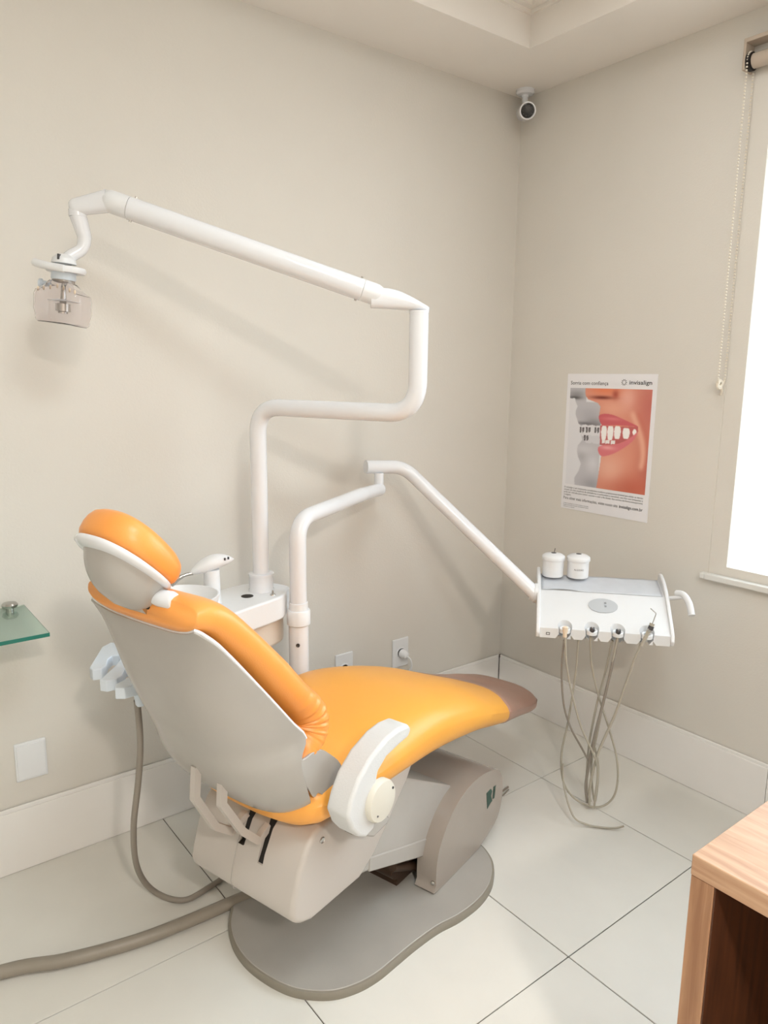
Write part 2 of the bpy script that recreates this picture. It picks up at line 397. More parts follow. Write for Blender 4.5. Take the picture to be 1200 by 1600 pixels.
for x0, x1 in ((0.2, 0.27), (0.27, 0.36), (0.36, 0.46)): paint([(x0, 0.372), (x1, 0.366), (x1 + .005, 0.42), (x1 - .01, 0.445), (x0 + .01, 0.445), (x0, 0.42)], (226, 225, 229), 1)
for x0, x1 in ((0.25, 0.33), (0.33, 0.42)): paint([(x0, 0.445), (x1, 0.44), (x1, 0.49), (x0 + .01, 0.49)], (214, 213, 218), 1)
for cx, cy in ((0.207, 0.404), (0.281, 0.401), (0.383, 0.398), (0.262, 0.46)):
    paint([(cx - .026, cy - .02), (cx - .006, cy - .022), (cx - .006, cy + .02), (cx - .022, cy + .018)], (84, 78, 80), 0, False)
    paint([(cx + .004, cy - .018), (cx + .028, cy - .022), (cx + .03, cy + .008), (cx + .012, cy + .022)], (96, 90, 92), 0, False)
    blob(cx, cy, 0.02, 0.01, (150, 146, 148), 0.7)
# coloured half
skin = [(0.222, 0.09), (0.97, 0.09), (0.97, 0.83), (0.415, 0.83), (0.425, 0.78), (0.45, 0.62), (0.455, 0.56), (0.47, 0.45), (0.43, 0.35), (0.40, 0.30), (0.41, 0.23), (0.38, 0.205), (0.26, 0.18), (0.232, 0.158), (0.222, 0.13)]
paint(skin, (226, 152, 128), 1, False)
s_ = soft(inside(skin), 0)
blob(0.95, 0.22, 0.16, 0.22, (196, 108, 98), 0.85, s_); blob(0.98, 0.62, 0.13, 0.2, (190, 100, 84), 0.8, s_); blob(0.8, 0.78, 0.3, 0.1, (196, 96, 74), 0.8, s_)
blob(0.55, 0.66, 0.16, 0.1, (240, 186, 164), 0.8, s_); blob(0.55, 0.24, 0.14, 0.05, (238, 176, 152), 0.7, s_); blob(0.70, 0.16, 0.08, 0.07, (238, 180, 166), 0.8, s_)
blob(0.45, 0.11, 0.16, 0.035, (232, 130, 88), 0.9, s_); blob(0.42, 0.165, 0.12, 0.012, (120, 46, 34), 0.95, s_); blob(0.57, 0.14, 0.035, 0.03, (170, 70, 52), 0.8, s_)
for k in range(26):
    q = k / 25; x = 0.77 + 0.14 * math.sin(q * 2.0); y = 0.27 + 0.36 * q
    blob(x, y, 0.03, 0.022, (246, 196, 170), 0.35, s_); blob(x + 0.055, y, 0.03, 0.02, (204, 108, 90), 0.22, s_)
mouth = [(0.42, 0.36), (0.6, 0.362), (0.835, 0.352), (0.84, 0.385), (0.76, 0.44), (0.64, 0.48), (0.5, 0.50), (0.43, 0.5)]
paint(mouth, (196, 100, 100), 1, False)
for x0, x1, y0, y1 in ((0.435, 0.50, 0.362, 0.46), (0.505, 0.575, 0.36, 0.455), (0.58, 0.655, 0.358, 0.442), (0.675, 0.752, 0.366, 0.437), (0.78, 0.824, 0.37, 0.414)):
    cx = (x0 + x1) / 2; paint([(x0 + .008, y0 + .006), (cx, y0), (x1 - .008, y0 + .006), (x1, (y0 + y1) / 2), (x1 - .012, y1), (cx, y1 + .006), (x0 + .012, y1), (x0, (y0 + y1) / 2)], (250, 247, 245), 1)
for x0, x1 in ((0.45, 0.485), (0.49, 0.54), (0.55, 0.60)): paint([(x0, 0.463), (x1, 0.458), (x1, 0.483), (x0, 0.488)], (244, 238, 236), 0, False)
paint([(0.40, 0.292), (0.46, 0.278), (0.55, 0.282), (0.66, 0.305), (0.76, 0.33), (0.835, 0.352), (0.74, 0.352), (0.62, 0.352), (0.5, 0.358), (0.44, 0.358), (0.405, 0.322)], (208, 98, 104), 1)
blob(0.55, 0.31, 0.1, 0.012, (228, 136, 138), 0.7)
paint([(0.412, 0.52), (0.47, 0.50), (0.56, 0.492), (0.68, 0.468), (0.78, 0.42), (0.835, 0.39), (0.80, 0.445), (0.70, 0.505), (0.58, 0.555), (0.47, 0.578), (0.425, 0.56)], (222, 122, 128), 1)
blob(0.52, 0.515, 0.08, 0.014, (244, 178, 178), 0.8)
lin = np.where(img / 255 <= 0.04045, img / 255 / 12.92, ((img / 255 + 0.055) / 1.055) ** 2.4)
bm, R = grid([[pp(ss[j, i], tt[j, i], -0.0019) for i in range(NX)] for j in range(NY)])
lay = bm.loops.layers.float_color.new('print')
bm.verts.ensure_lookup_table(); bm.verts.index_update()
for f in bm.faces:
    for l in f.loops:
        j, i = divmod(l.vert.index, NX); c = lin[j, i]; l[lay] = (c[0], c[1], c[2], 1)
pm = bpy.data.materials.new('poster_print'); pm.use_nodes = True
vc = pm.node_tree.nodes.new('ShaderNodeVertexColor'); vc.layer_name = 'print'; b_ = pm.node_tree.nodes['Principled BSDF']
pm.node_tree.links.new(vc.outputs[0], b_.inputs['Base Color']); b_.inputs['Roughness'].default_value = 0.35
build('printed_picture', bm, pm, po, smooth=False)
def ptext(s, s0, tb, w, size, name='lettering', bold=False):
    bm = fit(text_bm(s, size, bold), w * PW)
    bm.transform(Matrix(((0, 0, -1, -0.0021), (-1, 0, 0, PY0 - s0 * PW), (0, 1, 0, PZ1 - tb * PH), (0, 0, 0, 1))))
    return build(name, bm, M['ink'], po, smooth=False)
ptext('Sorria com confiança', 0.043, 0.078, 0.44, 0.020)
ptext('invisalign', 0.712, 0.070, 0.235, 0.021, bold=True)
bm = bmesh.new()
for k in range(10):
    a = 2 * PI * k / 10
    def q(r, w, a=a): return pp(0.655 + (r * math.cos(a) - w * math.sin(a)) / PW, 0.057 + (r * math.sin(a) + w * math.cos(a)) / PH, -0.0021)
    bm.faces.new([bm.verts.new(q(0.0045, 0)), bm.verts.new(q(0.009, 0.0016)), bm.verts.new(q(0.013, 0)), bm.verts.new(q(0.009, -0.0016))])
build('logo', bm, M['ink'], po, smooth=False)
para = ['O invisalign é um tratamento ortodôntico moderno praticamente invisível que alinha os dentes',
        'através de uma sequência de alinhadores, é confortável e removível, sem fios nem bráquetes e',
        'pode ser retirado para comer, escovar e usar o fio dental. Seu sorriso de forma transparente', 'e segura.']
for k, t_ in enumerate(para): ptext(t_, 0.032, 0.842 + k * 0.0185, 0.91 if k < 3 else 0.09, 0.0095)
ptext('Para obter mais informações, visite nosso site', 0.03, 0.928, 0.645, 0.0165)
ptext('invisalign.com.br', 0.692, 0.928, 0.255, 0.0165, bold=True)
for k, t_ in enumerate(['© Align Technology, Inc. Todos os direitos reservados', 'Imagem meramente ilustrativa do tratamento clínico', 'Consulte o seu dentista']):
    ptext(t_, 0.032, 0.962 + k * 0.0125, 0.31 if k < 2 else 0.14, 0.0055)

# ------------------------------------------------------------------ wall plates, plug, security camera, glass shelf
def plate(name, label, x0, x1, z0, z1, extra=None):
    t = thing(name, label, 'wall plate' if extra is None else 'outlet', ((x0 + x1) / 2, 0, z0))
    build('face_plate', box((x0, -0.008, z0), (x1, 0, z1)), M['plastic'], t, smooth=False, bevel=0.003)
    if extra: extra(t)
    return t
def blankparts(t):
    build('cover_insert', box((-2.0, -0.0105, 0.283), (-1.925, -0.007, 0.386)), M['plastic'], t, smooth=False, bevel=0.001)
t = plate('wall_plate', 'blank white wall plate low on the left wall below the glass shelf', -2.005, -1.920, 0.276, 0.393); blankparts(t)
t = plate('wall_plate', 'white outlet plate half hidden behind the yellow seat', -0.900, -0.820, 0.288, 0.405)
build('socket', lathe((-0.86, -0.007, 0.345), (0, -1, 0), [(0.02, 0), (0.02, 0.003), (0.016, 0.0035), (0.015, 0.001)], 20), M['plastic'], t)
t = plate('power_outlet', 'white power outlet on the left wall with a plug in it', -0.625, -0.545, 0.285, 0.404)
build('socket', lathe((-0.585, -0.007, 0.345), (0, -1, 0), [(0.022, 0), (0.022, 0.003), (0.018, 0.0035), (0.017, 0.001)], 20), M['plastic'], t)
t = thing('power_plug', 'white plug with a short cord pushed into the wall outlet', 'plug', (-0.585, -0.01, 0.33))
build('plug_body', lathe((-0.585, -0.009, 0.345), (0.15, -1, -0.12), [(0.014, 0), (0.0175, 0.004), (0.018, 0.02), (0.014, 0.032), (0.007, 0.037)], 20), M['plastic'], t)
build('cord', tube(smooth_path([(-0.581, -0.042, 0.340), (-0.572, -0.055, 0.325), (-0.566, -0.052, 0.29), (-0.58, -0.03, 0.255), (-0.62, -0.022, 0.23), (-0.70, -0.02, 0.214)], 6), 0.0035, 10), M['plastic'], t)

sc_ = thing('security_camera', 'small white security camera with a black lens in the ceiling corner', 'camera', (-0.045, -0.062, 2.40))
build('mount_disc', lathe((-0.055, -0.068, CH), (0, 0, -1), [(0.036, 0), (0.036, 0.010), (0.030, 0.016), (0.014, 0.018), (0.013, 0.026)], 28), M['enamel'], sc_)
build('bracket_arm', tube(smooth_path([(-0.055, -0.068, CH - 0.02), (-0.057, -0.070, CH - 0.045), (-0.068, -0.082, CH - 0.075)], 5), 0.011, 14), M['enamel'], sc_)
ax = Vector((-0.58, -0.75, -0.24)).normalized(); cb = Vector((-0.055, -0.062, 2.452))
build('camera_body', lathe(cb, ax, [(0.012, -0.006), (0.026, 0), (0.031, 0.012), (0.031, 0.09), (0.0305, 0.1), (0.0265, 0.1), (0.026, 0.092)], 28), M['enamel'], sc_)
b0 = cb + ax * 0.093
o = build('lens', lathe(b0, ax, [(0.025, 0), (0.0245, 0.003), (0.010, 0.0045)], 28), M['lcd'], sc_)
bm = bmesh.new(); x_, y_, z_ = frame_of(ax)
for k in range(10):
    a = 2 * PI * k / 10; p = b0 + ax * 0.003 + (x_ * math.cos(a) + y_ * math.sin(a)) * 0.018; cyl(p, p + ax * 0.002, 0.0012, seg=8, bm=bm)
build('led_ring', bm, M['steel'], sc_)

gs = thing('glass_shelf', 'green-edged glass shelf at the left edge of the photo with a chrome clamp', 'shelf', (-2.2, 0, 0.79))
bm = box((-2.55, -0.283, 0.790), (-1.946, -0.001, 0.800))
bm.faces.ensure_lookup_table()
o = build('glass_panel', bm, [M['glass'], M['glass_edge']], gs, smooth=False)
for p in o.data.polygons:
    if p.normal.y < -0.5 or abs(p.normal.x) > 0.5: p.material_index = 1
for xx in (-1.988, -2.50):
    build('shelf_clamp', lathe((xx, -0.032, 0.800), (0, 0, 1), [(0.010, -0.02), (0.010, 0.006), (0.019, 0.009), (0.021, 0.016), (0.017, 0.021), (0.004, 0.023)], 26, cyl((xx, -0.032, 0.778), (xx, 0, 0.778), 0.007)), M['chrome'], gs)

# ------------------------------------------------------------------ dental chair (local frame: +x towards the feet, +y towards the far side)
TH = math.radians(16); OX, OY = -1.316651, -0.668827
F = Matrix.Translation((OX, OY, 0)) @ Matrix.Rotation(TH, 4, 'Z')
def P(u, v, z): return Vector((u, -v, z))            # v is positive towards the camera's side
ch = thing('dental_chair', 'dental patient chair in orange vinyl with light grey shell on a grey base', 'dental chair', (OX, OY, 0), TH)
def cb_(name, bm, m, parent=ch, **k): return build(name, bm, m, parent, F, **k)
# floor plate
BASE = [(-0.217, -0.208), (-0.249, -0.191), (-0.288, -0.155), (-0.324, -0.096), (-0.344, -0.029), (-0.348, 0.04), (-0.340, 0.106), (-0.320, 0.155), (-0.284, 0.203), (-0.233, 0.236), (-0.178, 0.254), (-0.112, 0.263), (-0.041, 0.272), (0.04, 0.288), (0.11, 0.312), (0.194, 0.326), (0.27, 0.320), (0.336, 0.294), (0.385, 0.255), (0.42, 0.19), (0.432, 0.08), (0.42, -0.06), (0.36, -0.18), (0.25, -0.24), (0.1, -0.24), (-0.08, -0.225)]
sm = catmull2(BASE, 5)
def inset(poly, d):
    n = len(poly); out = []
    for i in range(n):
        a, b = Vector(poly[i - 1]), Vector(poly[(i + 1) % n]); t = (b - a).normalized(); nn = Vector((-t.y, t.x)); out.append((poly[i][0] + nn.x * d, poly[i][1] + nn.y * d))
    return out
_ar = sum(sm[i - 1][0] * sm[i][1] - sm[i][0] * sm[i - 1][1] for i in range(len(sm)))
sg = 1 if _ar > 0 else -1
bp = cb_('base_plate', prism(inset(sm, sg * 0.006), 0.002, 0.0225, lambda p, q, s: P(p, q, s)), M['mat'], bevel=0.003)
bm = bmesh.new(); rows = []
for d, z in ((0.0, 0.0), (-0.001, 0.009), (0.0, 0.017), (0.002, 0.0205), (0.007, 0.0212), (0.007, 0.0)):
    rows.append([P(p, q, z) for p, q in inset(sm, sg * d)])
rows.append(rows[0]); grid(rows, bm, closed=True)
cb_('base_rim', bm, M['rim'], bp)
# pedestal cover (taupe): two cheeks and the bridge between them
side = lambda p, q, s: P(p, s, q)
CHK = [(0.148, 0.024), (0.142, 0.045), (0.142, 0.10), (0.155, 0.150), (0.190, 0.200), (0.235, 0.238), (0.30, 0.262), (0.373, 0.268), (0.458, 0.252), (0.508, 0.226), (0.530, 0.175), (0.522, 0.10), (0.485, 0.058), (0.40, 0.030), (0.36, 0.024)]
CTR = [(0.360, 0.024), (0.330, 0.12), (0.300, 0.185), (0.235, 0.238), (0.30, 0.262), (0.373, 0.268), (0.458, 0.252), (0.508, 0.226), (0.530, 0.175), (0.522, 0.10), (0.485, 0.058), (0.40, 0.030)]
cd2 = [c for c in catmull2(CHK, 3)]
def union(parts, frame):
    obs = []
    for b_m in parts:
        bmesh.ops.recalc_face_normals(b_m, faces=b_m.faces); me = bpy.data.meshes.new('u'); b_m.to_mesh(me); b_m.free(); o = bpy.data.objects.new('u', me); COL.objects.link(o); obs.append(o)
    for o in obs[1:]: md = obs[0].modifiers.new('k', 'BOOLEAN'); md.object = o; md.operation = 'UNION'; md.solver = 'EXACT'
    bpy.context.view_layer.update(); dg = bpy.context.evaluated_depsgraph_get()
    b_m = bmesh.new(); b_m.from_mesh(obs[0].evaluated_get(dg).to_mesh())
    for o in obs: bpy.data.objects.remove(o)
    return b_m
top_ = cd2[15:]                       # shared outer contour so that the cheeks run on into the bridge
bm = union([prism(cd2, 0.150, 0.215, side), prism(cd2, -0.150, -0.215, side), prism([(0.330, 0.026), (0.305, 0.12), (0.280, 0.185), (0.236, 0.2375)] + [c for c in top_ if c[0] > 0.24], -0.16, 0.16, side)], F)
cv = cb_('pedestal_cover', bm, M['cover'], bevel=0.010, bseg=3, auto=50)
bm = bmesh.new(); fl = lambda p, q, s: P(p, s, q)
prism([(0.421, 0.192), (0.448, 0.194), (0.458, 0.182), (0.450, 0.170), (0.460, 0.148), (0.448, 0.146), (0.430, 0.136)], 0.2152, 0.2162, fl, bm)
prism([(0.466, 0.192), (0.480, 0.190), (0.474, 0.150), (0.463, 0.153)], 0.2152, 0.2162, fl, bm)
cb_('emblem', bm, M['green'], cv, smooth=False)
cb_('screw', lathe(P(0.158, 0.2, 0.052), P(-1, 0.3, 0), [(0.0, -0.02), (0.006, 0.0), (0.006, 0.022), (0.002, 0.024)], 12), M['chrome'], cv)
# lift mechanism under the arm and the lift arm itself
bm = box(P(0.10, -0.11, 0.02), P(0.28, 0.11, 0.125)); cyl(P(0.10, 0.115, 0.085), P(0.10, -0.12, 0.085), 0.035, bm=bm); cyl(P(0.16, 0.13, 0.06), P(0.05, 0.13, 0.12), 0.012, bm=bm)
cb_('lift_mechanism', bm, M['mech'])
LA = [(-0.25, 0.29), (0.05, 0.43), (0.06, 0.39), (0.345, 0.222), (0.30, 0.13), (0.222, 0.083), (-0.10, 0.212), (-0.22, 0.22)]
LA = [(-0.20, 0.36), (0.04, 0.40), (0.075, 0.385), (0.345, 0.232), (0.36, 0.12), (0.205, 0.092), (-0.105, 0.2155), (-0.2, 0.24)]
la = cb_('lift_arm', prism(LA, -0.165, 0.165, side), M['shell'], bevel=0.006)
cb_('lower_cover', prism([(-0.10, 0.252), (0.30, 0.1135), (0.30, 0.085), (0.205, 0.0905), (-0.105, 0.214)], -0.168, 0.168, side), M['shell'], la, bevel=0.003)
# hull behind the seat, with two slots
HU = [(-0.30, 0.448), (-0.322, 0.444), (-0.345, 0.425), (-0.372, 0.375), (-0.392, 0.315), (-0.398, 0.285), (-0.390, 0.262), (-0.367, 0.247), (-0.335, 0.236), (-0.16, 0.236), (-0.10, 0.27), (0.04, 0.405), (0.075, 0.455), (0.06, 0.475), (-0.10, 0.47)]
hu = cb_('seat_housing', prism(HU, -0.158, 0.183, side), M['hull'], bevel=0.013, bseg=4)
# cut the slots
def boolean_cut(o, boxes):
    bmc = bmesh.new()
    for lo, hi in boxes: box(lo, hi, bmc)
    bmc.transform(F); bmc.transform(XF[o.name].inverted())
    me = bpy.data.meshes.new('cut'); bmc.to_mesh(me); bmc.free(); co = bpy.data.objects.new('cut', me); COL.objects.link(co)
    co.matrix_world = XF[o.name]
    md = o.modifiers.new('k', 'BOOLEAN'); md.object = co; md.solver = 'EXACT'
    bpy.context.view_layer.update(); dg = bpy.context.evaluated_depsgraph_get()
    nm = bpy.data.meshes.new_from_object(o.evaluated_get(dg)); o.modifiers.clear(); old = o.data; o.data = nm
    bpy.data.objects.remove(co)
    nm.set_sharp_from_angle(angle=math.radians(35))
    return o
bpy.context.view_layer.update()
SL = [(0.0, 0.455, 0.372), (0.066, 0.455, 0.352)]
boolean_cut(hu, [((-0.45, -(v + 0.0085), z0), (-0.325, -(v - 0.0085), z1 + 0.01)) for v, z1, z0 in SL])
for v, z1, z0 in SL:
    cb_('slot_shade_liner', prism([(-0.326, 0.456), (-0.338, 0.432), (-0.364, 0.376), (-0.376, z0 + 0.001), (-0.326, z0 + 0.001)], v - 0.0084, v + 0.0084, side), M['dark'], hu, smooth=False)  # dark liner in each recess, its colour standing in for the inner shade
cb_('seam', tube([P(u - 0.0005, -0.012, z) for u, z in [(-0.322, 0.444), (-0.345, 0.425), (-0.372, 0.375), (-0.392, 0.315), (-0.398, 0.285), (-0.390, 0.262), (-0.372, 0.250)]], 0.0012, 6), M['shell'], hu)
cb_('screw', lathe(P(-0.30, 0.183, 0.418), P(0, 1, 0), [(0.008, -0.002), (0.008, 0.002), (0.0065, 0.003), (0.005, 0.0015)], 16), M['chrome'], hu)
# linkage bars running from the back shell into the slots
def strap(path, v, w, t, name='linkage_bar'):
    bm = bmesh.new(); pts = fillet([(p[0], p[1], 0) for p in path], 0.007, 3); rows = []
    for i, p in enumerate(pts):
        a = pts[max(i - 1, 0)]; b = pts[min(i + 1, len(pts) - 1)]; d = (b - a).normalized(); n = Vector((-d.y, d.x, 0))
        rows.append([P(p.x + n.x * t, v - w, p.y + n.y * t), P(p.x + n.x * t, v + w, p.y + n.y * t), P(p.x - n.x * t, v + w, p.y - n.y * t), P(p.x - n.x * t, v - w, p.y - n.y * t)])
    bm, R = grid(rows, closed=True); bm.faces.new(R[0]); bm.faces.new(R[-1])
    cb_(name, bm, M['hull'], bevel=0.002, smooth=True)
strap([(-0.490, 0.62), (-0.497, 0.548), (-0.446, 0.455), (-0.40, 0.418), (-0.352, 0.440)], -0.004, 0.0075, 0.0085)
strap([(-0.470, 0.61), (-0.475, 0.545), (-0.422, 0.455), (-0.375, 0.405), (-0.340, 0.425)], 0.056, 0.0075, 0.0085)
# seat cushion and foot cover
def lerp(tab, x):
    if x <= tab[0][0]: return tab[0][1]
    for (a, p), (b, q) in zip(tab, tab[1:]):
        if x <= b:
            t = (x - a) / (b - a); t = t * t * (3 - 2 * t) if False else t; return p + (q - p) * t
    return tab[-1][1]
def crom(tab, n=40):
    xs = [a for a, _ in tab]
    def f(x):
        if x <= xs[0]: return tab[0][1]
        if x >= xs[-1]: return tab[-1][1]
        i = max(k for k in range(len(xs) - 1) if xs[k] <= x)
        g = lambda k: tab[min(max(k, 0), len(tab) - 1)]
        m0 = (g(i + 1)[1] - g(i - 1)[1]) / max(g(i + 1)[0] - g(i - 1)[0], 1e-6); m1 = (g(i + 2)[1] - g(i)[1]) / max(g(i + 2)[0] - g(i)[0], 1e-6)
        h = xs[i + 1] - xs[i]; t = (x - xs[i]) / h
        return (2 * t**3 - 3 * t**2 + 1) * tab[i][1] + (t**3 - 2 * t**2 + t) * h * m0 + (-2 * t**3 + 3 * t**2) * tab[i + 1][1] + (t**3 - t**2) * h * m1
    return f
ztop = crom([(-0.40, 0.585), (-0.30, 0.598), (-0.15, 0.596), (0.0, 0.616), (0.12, 0.614), (0.30, 0.566), (0.45, 0.500), (0.60, 0.436), (0.75, 0.382), (0.90, 0.342)])
zbot = crom([(-0.40, 0.47), (-0.36, 0.455), (-0.25, 0.448), (-0.05, 0.44), (0.15, 0.430), (0.35, 0.400), (0.5, 0.358), (0.65, 0.318), (0.80, 0.274), (0.92, 0.250)])
wid = crom([(-0.40, 0.20), (-0.34, 0.225), (-0.2, 0.235), (0.0, 0.245), (0.25, 0.248), (0.42, 0.235), (0.55, 0.216), (0.70, 0.195), (0.80, 0.184), (0.86, 0.172), (0.89, 0.158), (0.92, 0.130)])
UB = crom([(-0.25, 0.17), (-0.2, 0.25), (-0.1, 0.46), (0.0, 0.57), (0.1, 0.60), (0.17, 0.57), (0.2, 0.545), (0.25, 0.53)])
def seat_ring(u, sk=0.0, inf=0.0, n=48, ex=3.2, close=1.0):
    zt, zb, w = ztop(u) + inf, zbot(u) - inf, wid(u) + inf
    zc, h = (zt + zb) / 2, (zt - zb) / 2 * close; out = []
    for k in range(n):
        a = 2 * PI * k / n; c, s = math.cos(a), math.sin(a)
        v = w * close * math.copysign(abs(c) ** (2 / ex), c); dz = h * math.copysign(abs(s) ** (2 / 3.0), s)
        uu = u + sk * (UB(v) - 0.49)
        crown = -0.006 * (abs(v) / max(w, 1e-3)) ** 2 if s > 0 else 0.012 * (abs(v) / max(w, 1e-3)) ** 2
        out.append(P(uu, v, zc + (ztop(uu) + zbot(uu) - ztop(u) - zbot(u)) / 2 + dz + crown))
    return out
rows = [seat_ring(-0.385, close=0.15), seat_ring(-0.383, close=0.55), seat_ring(-0.375, close=0.8), seat_ring(-0.355, close=0.95)]
us = np.linspace(-0.33, 0.49, 36)
rows += [seat_ring(u, sk=min(max((u + 0.15) / 0.64, 0), 1) ** 1.5) for u in us]
bm, R = grid(rows, closed=True); bm.faces.new(R[0]); bm.faces.new(R[-1])
st = cb_('seat', bm, M['yellow'], auto=60)
us = np.linspace(0.478, 0.900, 20)
rows = [seat_ring(u, sk=(1 - i / 19) ** 1.3, inf=-0.004 if i < 1 else (0.003 if i < 17 else 0)) for i, u in enumerate(us)]
rows += [seat_ring(0.908, close=0.93, ex=4.0), seat_ring(0.916, close=0.80, ex=4.0), seat_ring(0.920, close=0.5, ex=4.0)]
bm, R = grid(rows, closed=True); bm.faces.new(R[0]); bm.faces.new(R[-1])
cb_('foot_cover', bm, M['brown'], auto=60, label='brown foot end cover')
cb_('seat_frame', prism([(-0.2, 0.44), (0.35, 0.42), (0.58, 0.345), (0.56, 0.325), (0.33, 0.395), (-0.15, 0.415)], -0.13, 0.13, side), M['cover'], bevel=0.01)
# back shell
Etab = [(0.0, -0.338, 0.520, 0.178), (0.12, -0.356, 0.552, 0.200), (0.25, -0.380, 0.605, 0.210), (0.38, -0.396, 0.668, 0.212), (0.43, -0.378, 0.705, 0.209), (0.50, -0.41, 0.748, 0.205), (0.70, -0.49, 0.853, 0.192), (0.88, -0.568, 0.952, 0.178), (0.97, -0.600, 0.984, 0.170), (1.0, -0.609, 0.992, 0.158)]
Ctab = [(0.0, -0.337, 0.488), (0.06, -0.366, 0.494), (0.12, -0.402, 0.513), (0.25, -0.457, 0.570), (0.38, -0.500, 0.643), (0.50, -0.530, 0.715), (0.70, -0.573, 0.815), (0.85, -0.594, 0.895), (0.95, -0.600, 0.946), (1.0, -0.600, 0.970)]
Eu = crom([(a, b) for a, b, c, d in Etab]); Ez = crom([(a, c) for a, b, c, d in Etab]); Ew = crom([(a, d) for a, b, c, d in Etab])
Cu = crom([(a, b) for a, b, c in Ctab]); Cz = crom([(a, c) for a, b, c in Ctab])
rows = []
for i in range(49):
    s = i / 48; r = []
    for k in range(33):
        t = -1 + 2 * k / 32; q = abs(t) ** 3.2; tt_ = math.copysign(abs(t) ** 0.85, t)
        r.append(P(Cu(s) + (Eu(s) - Cu(s)) * q, Ew(s) * tt_, Cz(s) + (Ez(s) - Cz(s)) * q))
    rows.append(r)
bm, R = grid(rows)
sh = cb_('back_shell', bm, M['shell'], solid=0.006, auto=60, bevel=0.0015)
# white front rim of the shell
edge = [P(Eu(s), Ew(s) * 1.0, Ez(s)) for s in np.linspace(0.43, 1.0, 26)] + [r_ for r_ in [rows[-1][k] for k in range(31, 0, -1)]] + [P(Eu(s), -Ew(s), Ez(s)) for s in np.linspace(1.0, 0.43, 26)]
cb_('rim_edge', tube(edge, 0.0035, 8), M['enamel'], sh)
# backrest cushion
rows = []
path = [(-0.392, 0.645), (-0.358, 0.660), (-0.325, 0.690), (-0.322, 0.735), (-0.368, 0.790), (-0.43, 0.868), (-0.50, 0.948), (-0.560, 1.004), (-0.612, 1.018)]
pth = smooth_path([(a, b, 0) for a, b in path], 18); Np = len(pth)
for i, p in enumerate(pth):
    a, b = pth[max(i - 1, 0)], pth[min(i + 1, Np - 1)]; d = (b - a).normalized(); nrm = Vector((d.y, -d.x, 0)); s = i / (Np - 1)
    e = min(1, (s / 0.26)) ** 0.7 if s < 0.26 else 1; e = max(e, 0.10)
    e2 = max(0.12, math.sqrt(max(0, 1 - max(0, (s - 0.90) / 0.1) ** 2)))
    th = (0.054 - 0.012 * s - 0.014 * max(0, s - 0.6) / 0.4) * e * (0.55 + 0.45 * e2)
    w = crom([(0, 0.205), (0.15, 0.214), (0.4, 0.208), (0.8, 0.186), (0.93, 0.178), (1.0, 0.168)])(s)
    xe = 3.5 + 3.0 * max(0, (s - 0.7) / 0.3); r = []
    for k in range(56):
        an = 2 * PI * k / 56; c, s_n = math.cos(an), math.sin(an)
        v = w * math.copysign(abs(c) ** (2 / xe), c); h = th * math.copysign(abs(s_n) ** (2 / 2.4), s_n) * (1 + (0.45 * max(0, (s - 0.7) / 0.3) if s_n < 0 else 0))
        sag = -0.030 * (1 - (abs(v) / w) ** 2.5) if s_n < 0 else -0.015 * (1 - (abs(v) / w) ** 2)
        off = h + sag * min(1, (1 - s) * 4 + 0.0)
        wr = math.exp(-((s - 0.36) / 0.13) ** 2) * max(0, (abs(v) / w - 0.62) / 0.38) * (1 if s_n < 0.55 else 0.25)      # wrinkles of the cover near the seam
        v *= 1 + 0.009 * wr * (math.sin(s * 150 + 3 * s_n) + 0.6 * math.sin(s * 263 + 1.3))
        r.append(P(p.x + nrm.x * off, v, p.y + nrm.y * off))
    rows.append(r)
bm, R = grid(rows, closed=True); bm.faces.new(R[0]); bm.faces.new(R[-1])
cb_('backrest', bm, M['orange'], auto=70)
# side wings of the shell by the armrests
WG = [(-0.396, 0.640), (-0.398, 0.655), (-0.394, 0.664), (-0.380, 0.664), (-0.358, 0.667), (-0.335, 0.662), (-0.312, 0.645), (-0.270, 0.60), (-0.262, 0.547), (-0.323, 0.552), (-0.345, 0.566), (-0.357, 0.562), (-0.372, 0.585), (-0.387, 0.61)]
for sgn in (1, -1):
    bm = bmesh.new(); pl = catmull2(WG, 4)
    prism(pl, 0.2075 * sgn, 0.2135 * sgn, side, bm)
    cb_('side_wing', bm, M['shell'], bevel=0.003)
# headrest: cushion on a lens shaped plate with a ball housing and a clamping knob
hc = Vector((-0.640, 0, 1.098))
hd = Vector((-0.745, 0, 0.667)).normalized(); hm = Vector((0.667, 0, 0.745)).normalized()
def H(a, b, c, org=hc):          # a lateral, b up the headrest, c out of its face
    q = org + hd * b + hm * c; return P(q.x, a, q.z)
def lens(a_r, b_r, prof, n=48, ex=2.5):
    rows = []
    for k_, c in prof:
        r = []
        for i in range(n):
            t = 2 * PI * i / n; x, y = math.cos(t), math.sin(t)
            b__ = b_r * k_ * math.copysign(abs(y) ** (2 / ex), y); r.append(H(a_r * k_ * math.copysign(abs(x) ** (2 / ex), x), b__, c * (0.92 + 1.6 * b__)))
        rows.append(r)
    bm, R = grid(rows, closed=True); bm.faces.new(R[0]); bm.faces.new(R[-1]); return bm
hr = cb_('headrest', lens(0.092, 0.095, [(0.80, 0.003), (0.93, 0.006), (0.985, 0.016), (1.0, 0.030), (0.985, 0.042), (0.94, 0.053), (0.83, 0.062), (0.6, 0.067), (0.3, 0.068), (0.05, 0.068)]), M['orange'], auto=70)
cb_('headrest_plate', lens(0.088, 0.093, [(0.6, -0.012), (0.88, -0.010), (0.98, -0.005), (1.0, 0.0), (0.98, 0.004), (0.6, 0.005)]), M['enamel'], hr, auto=50)
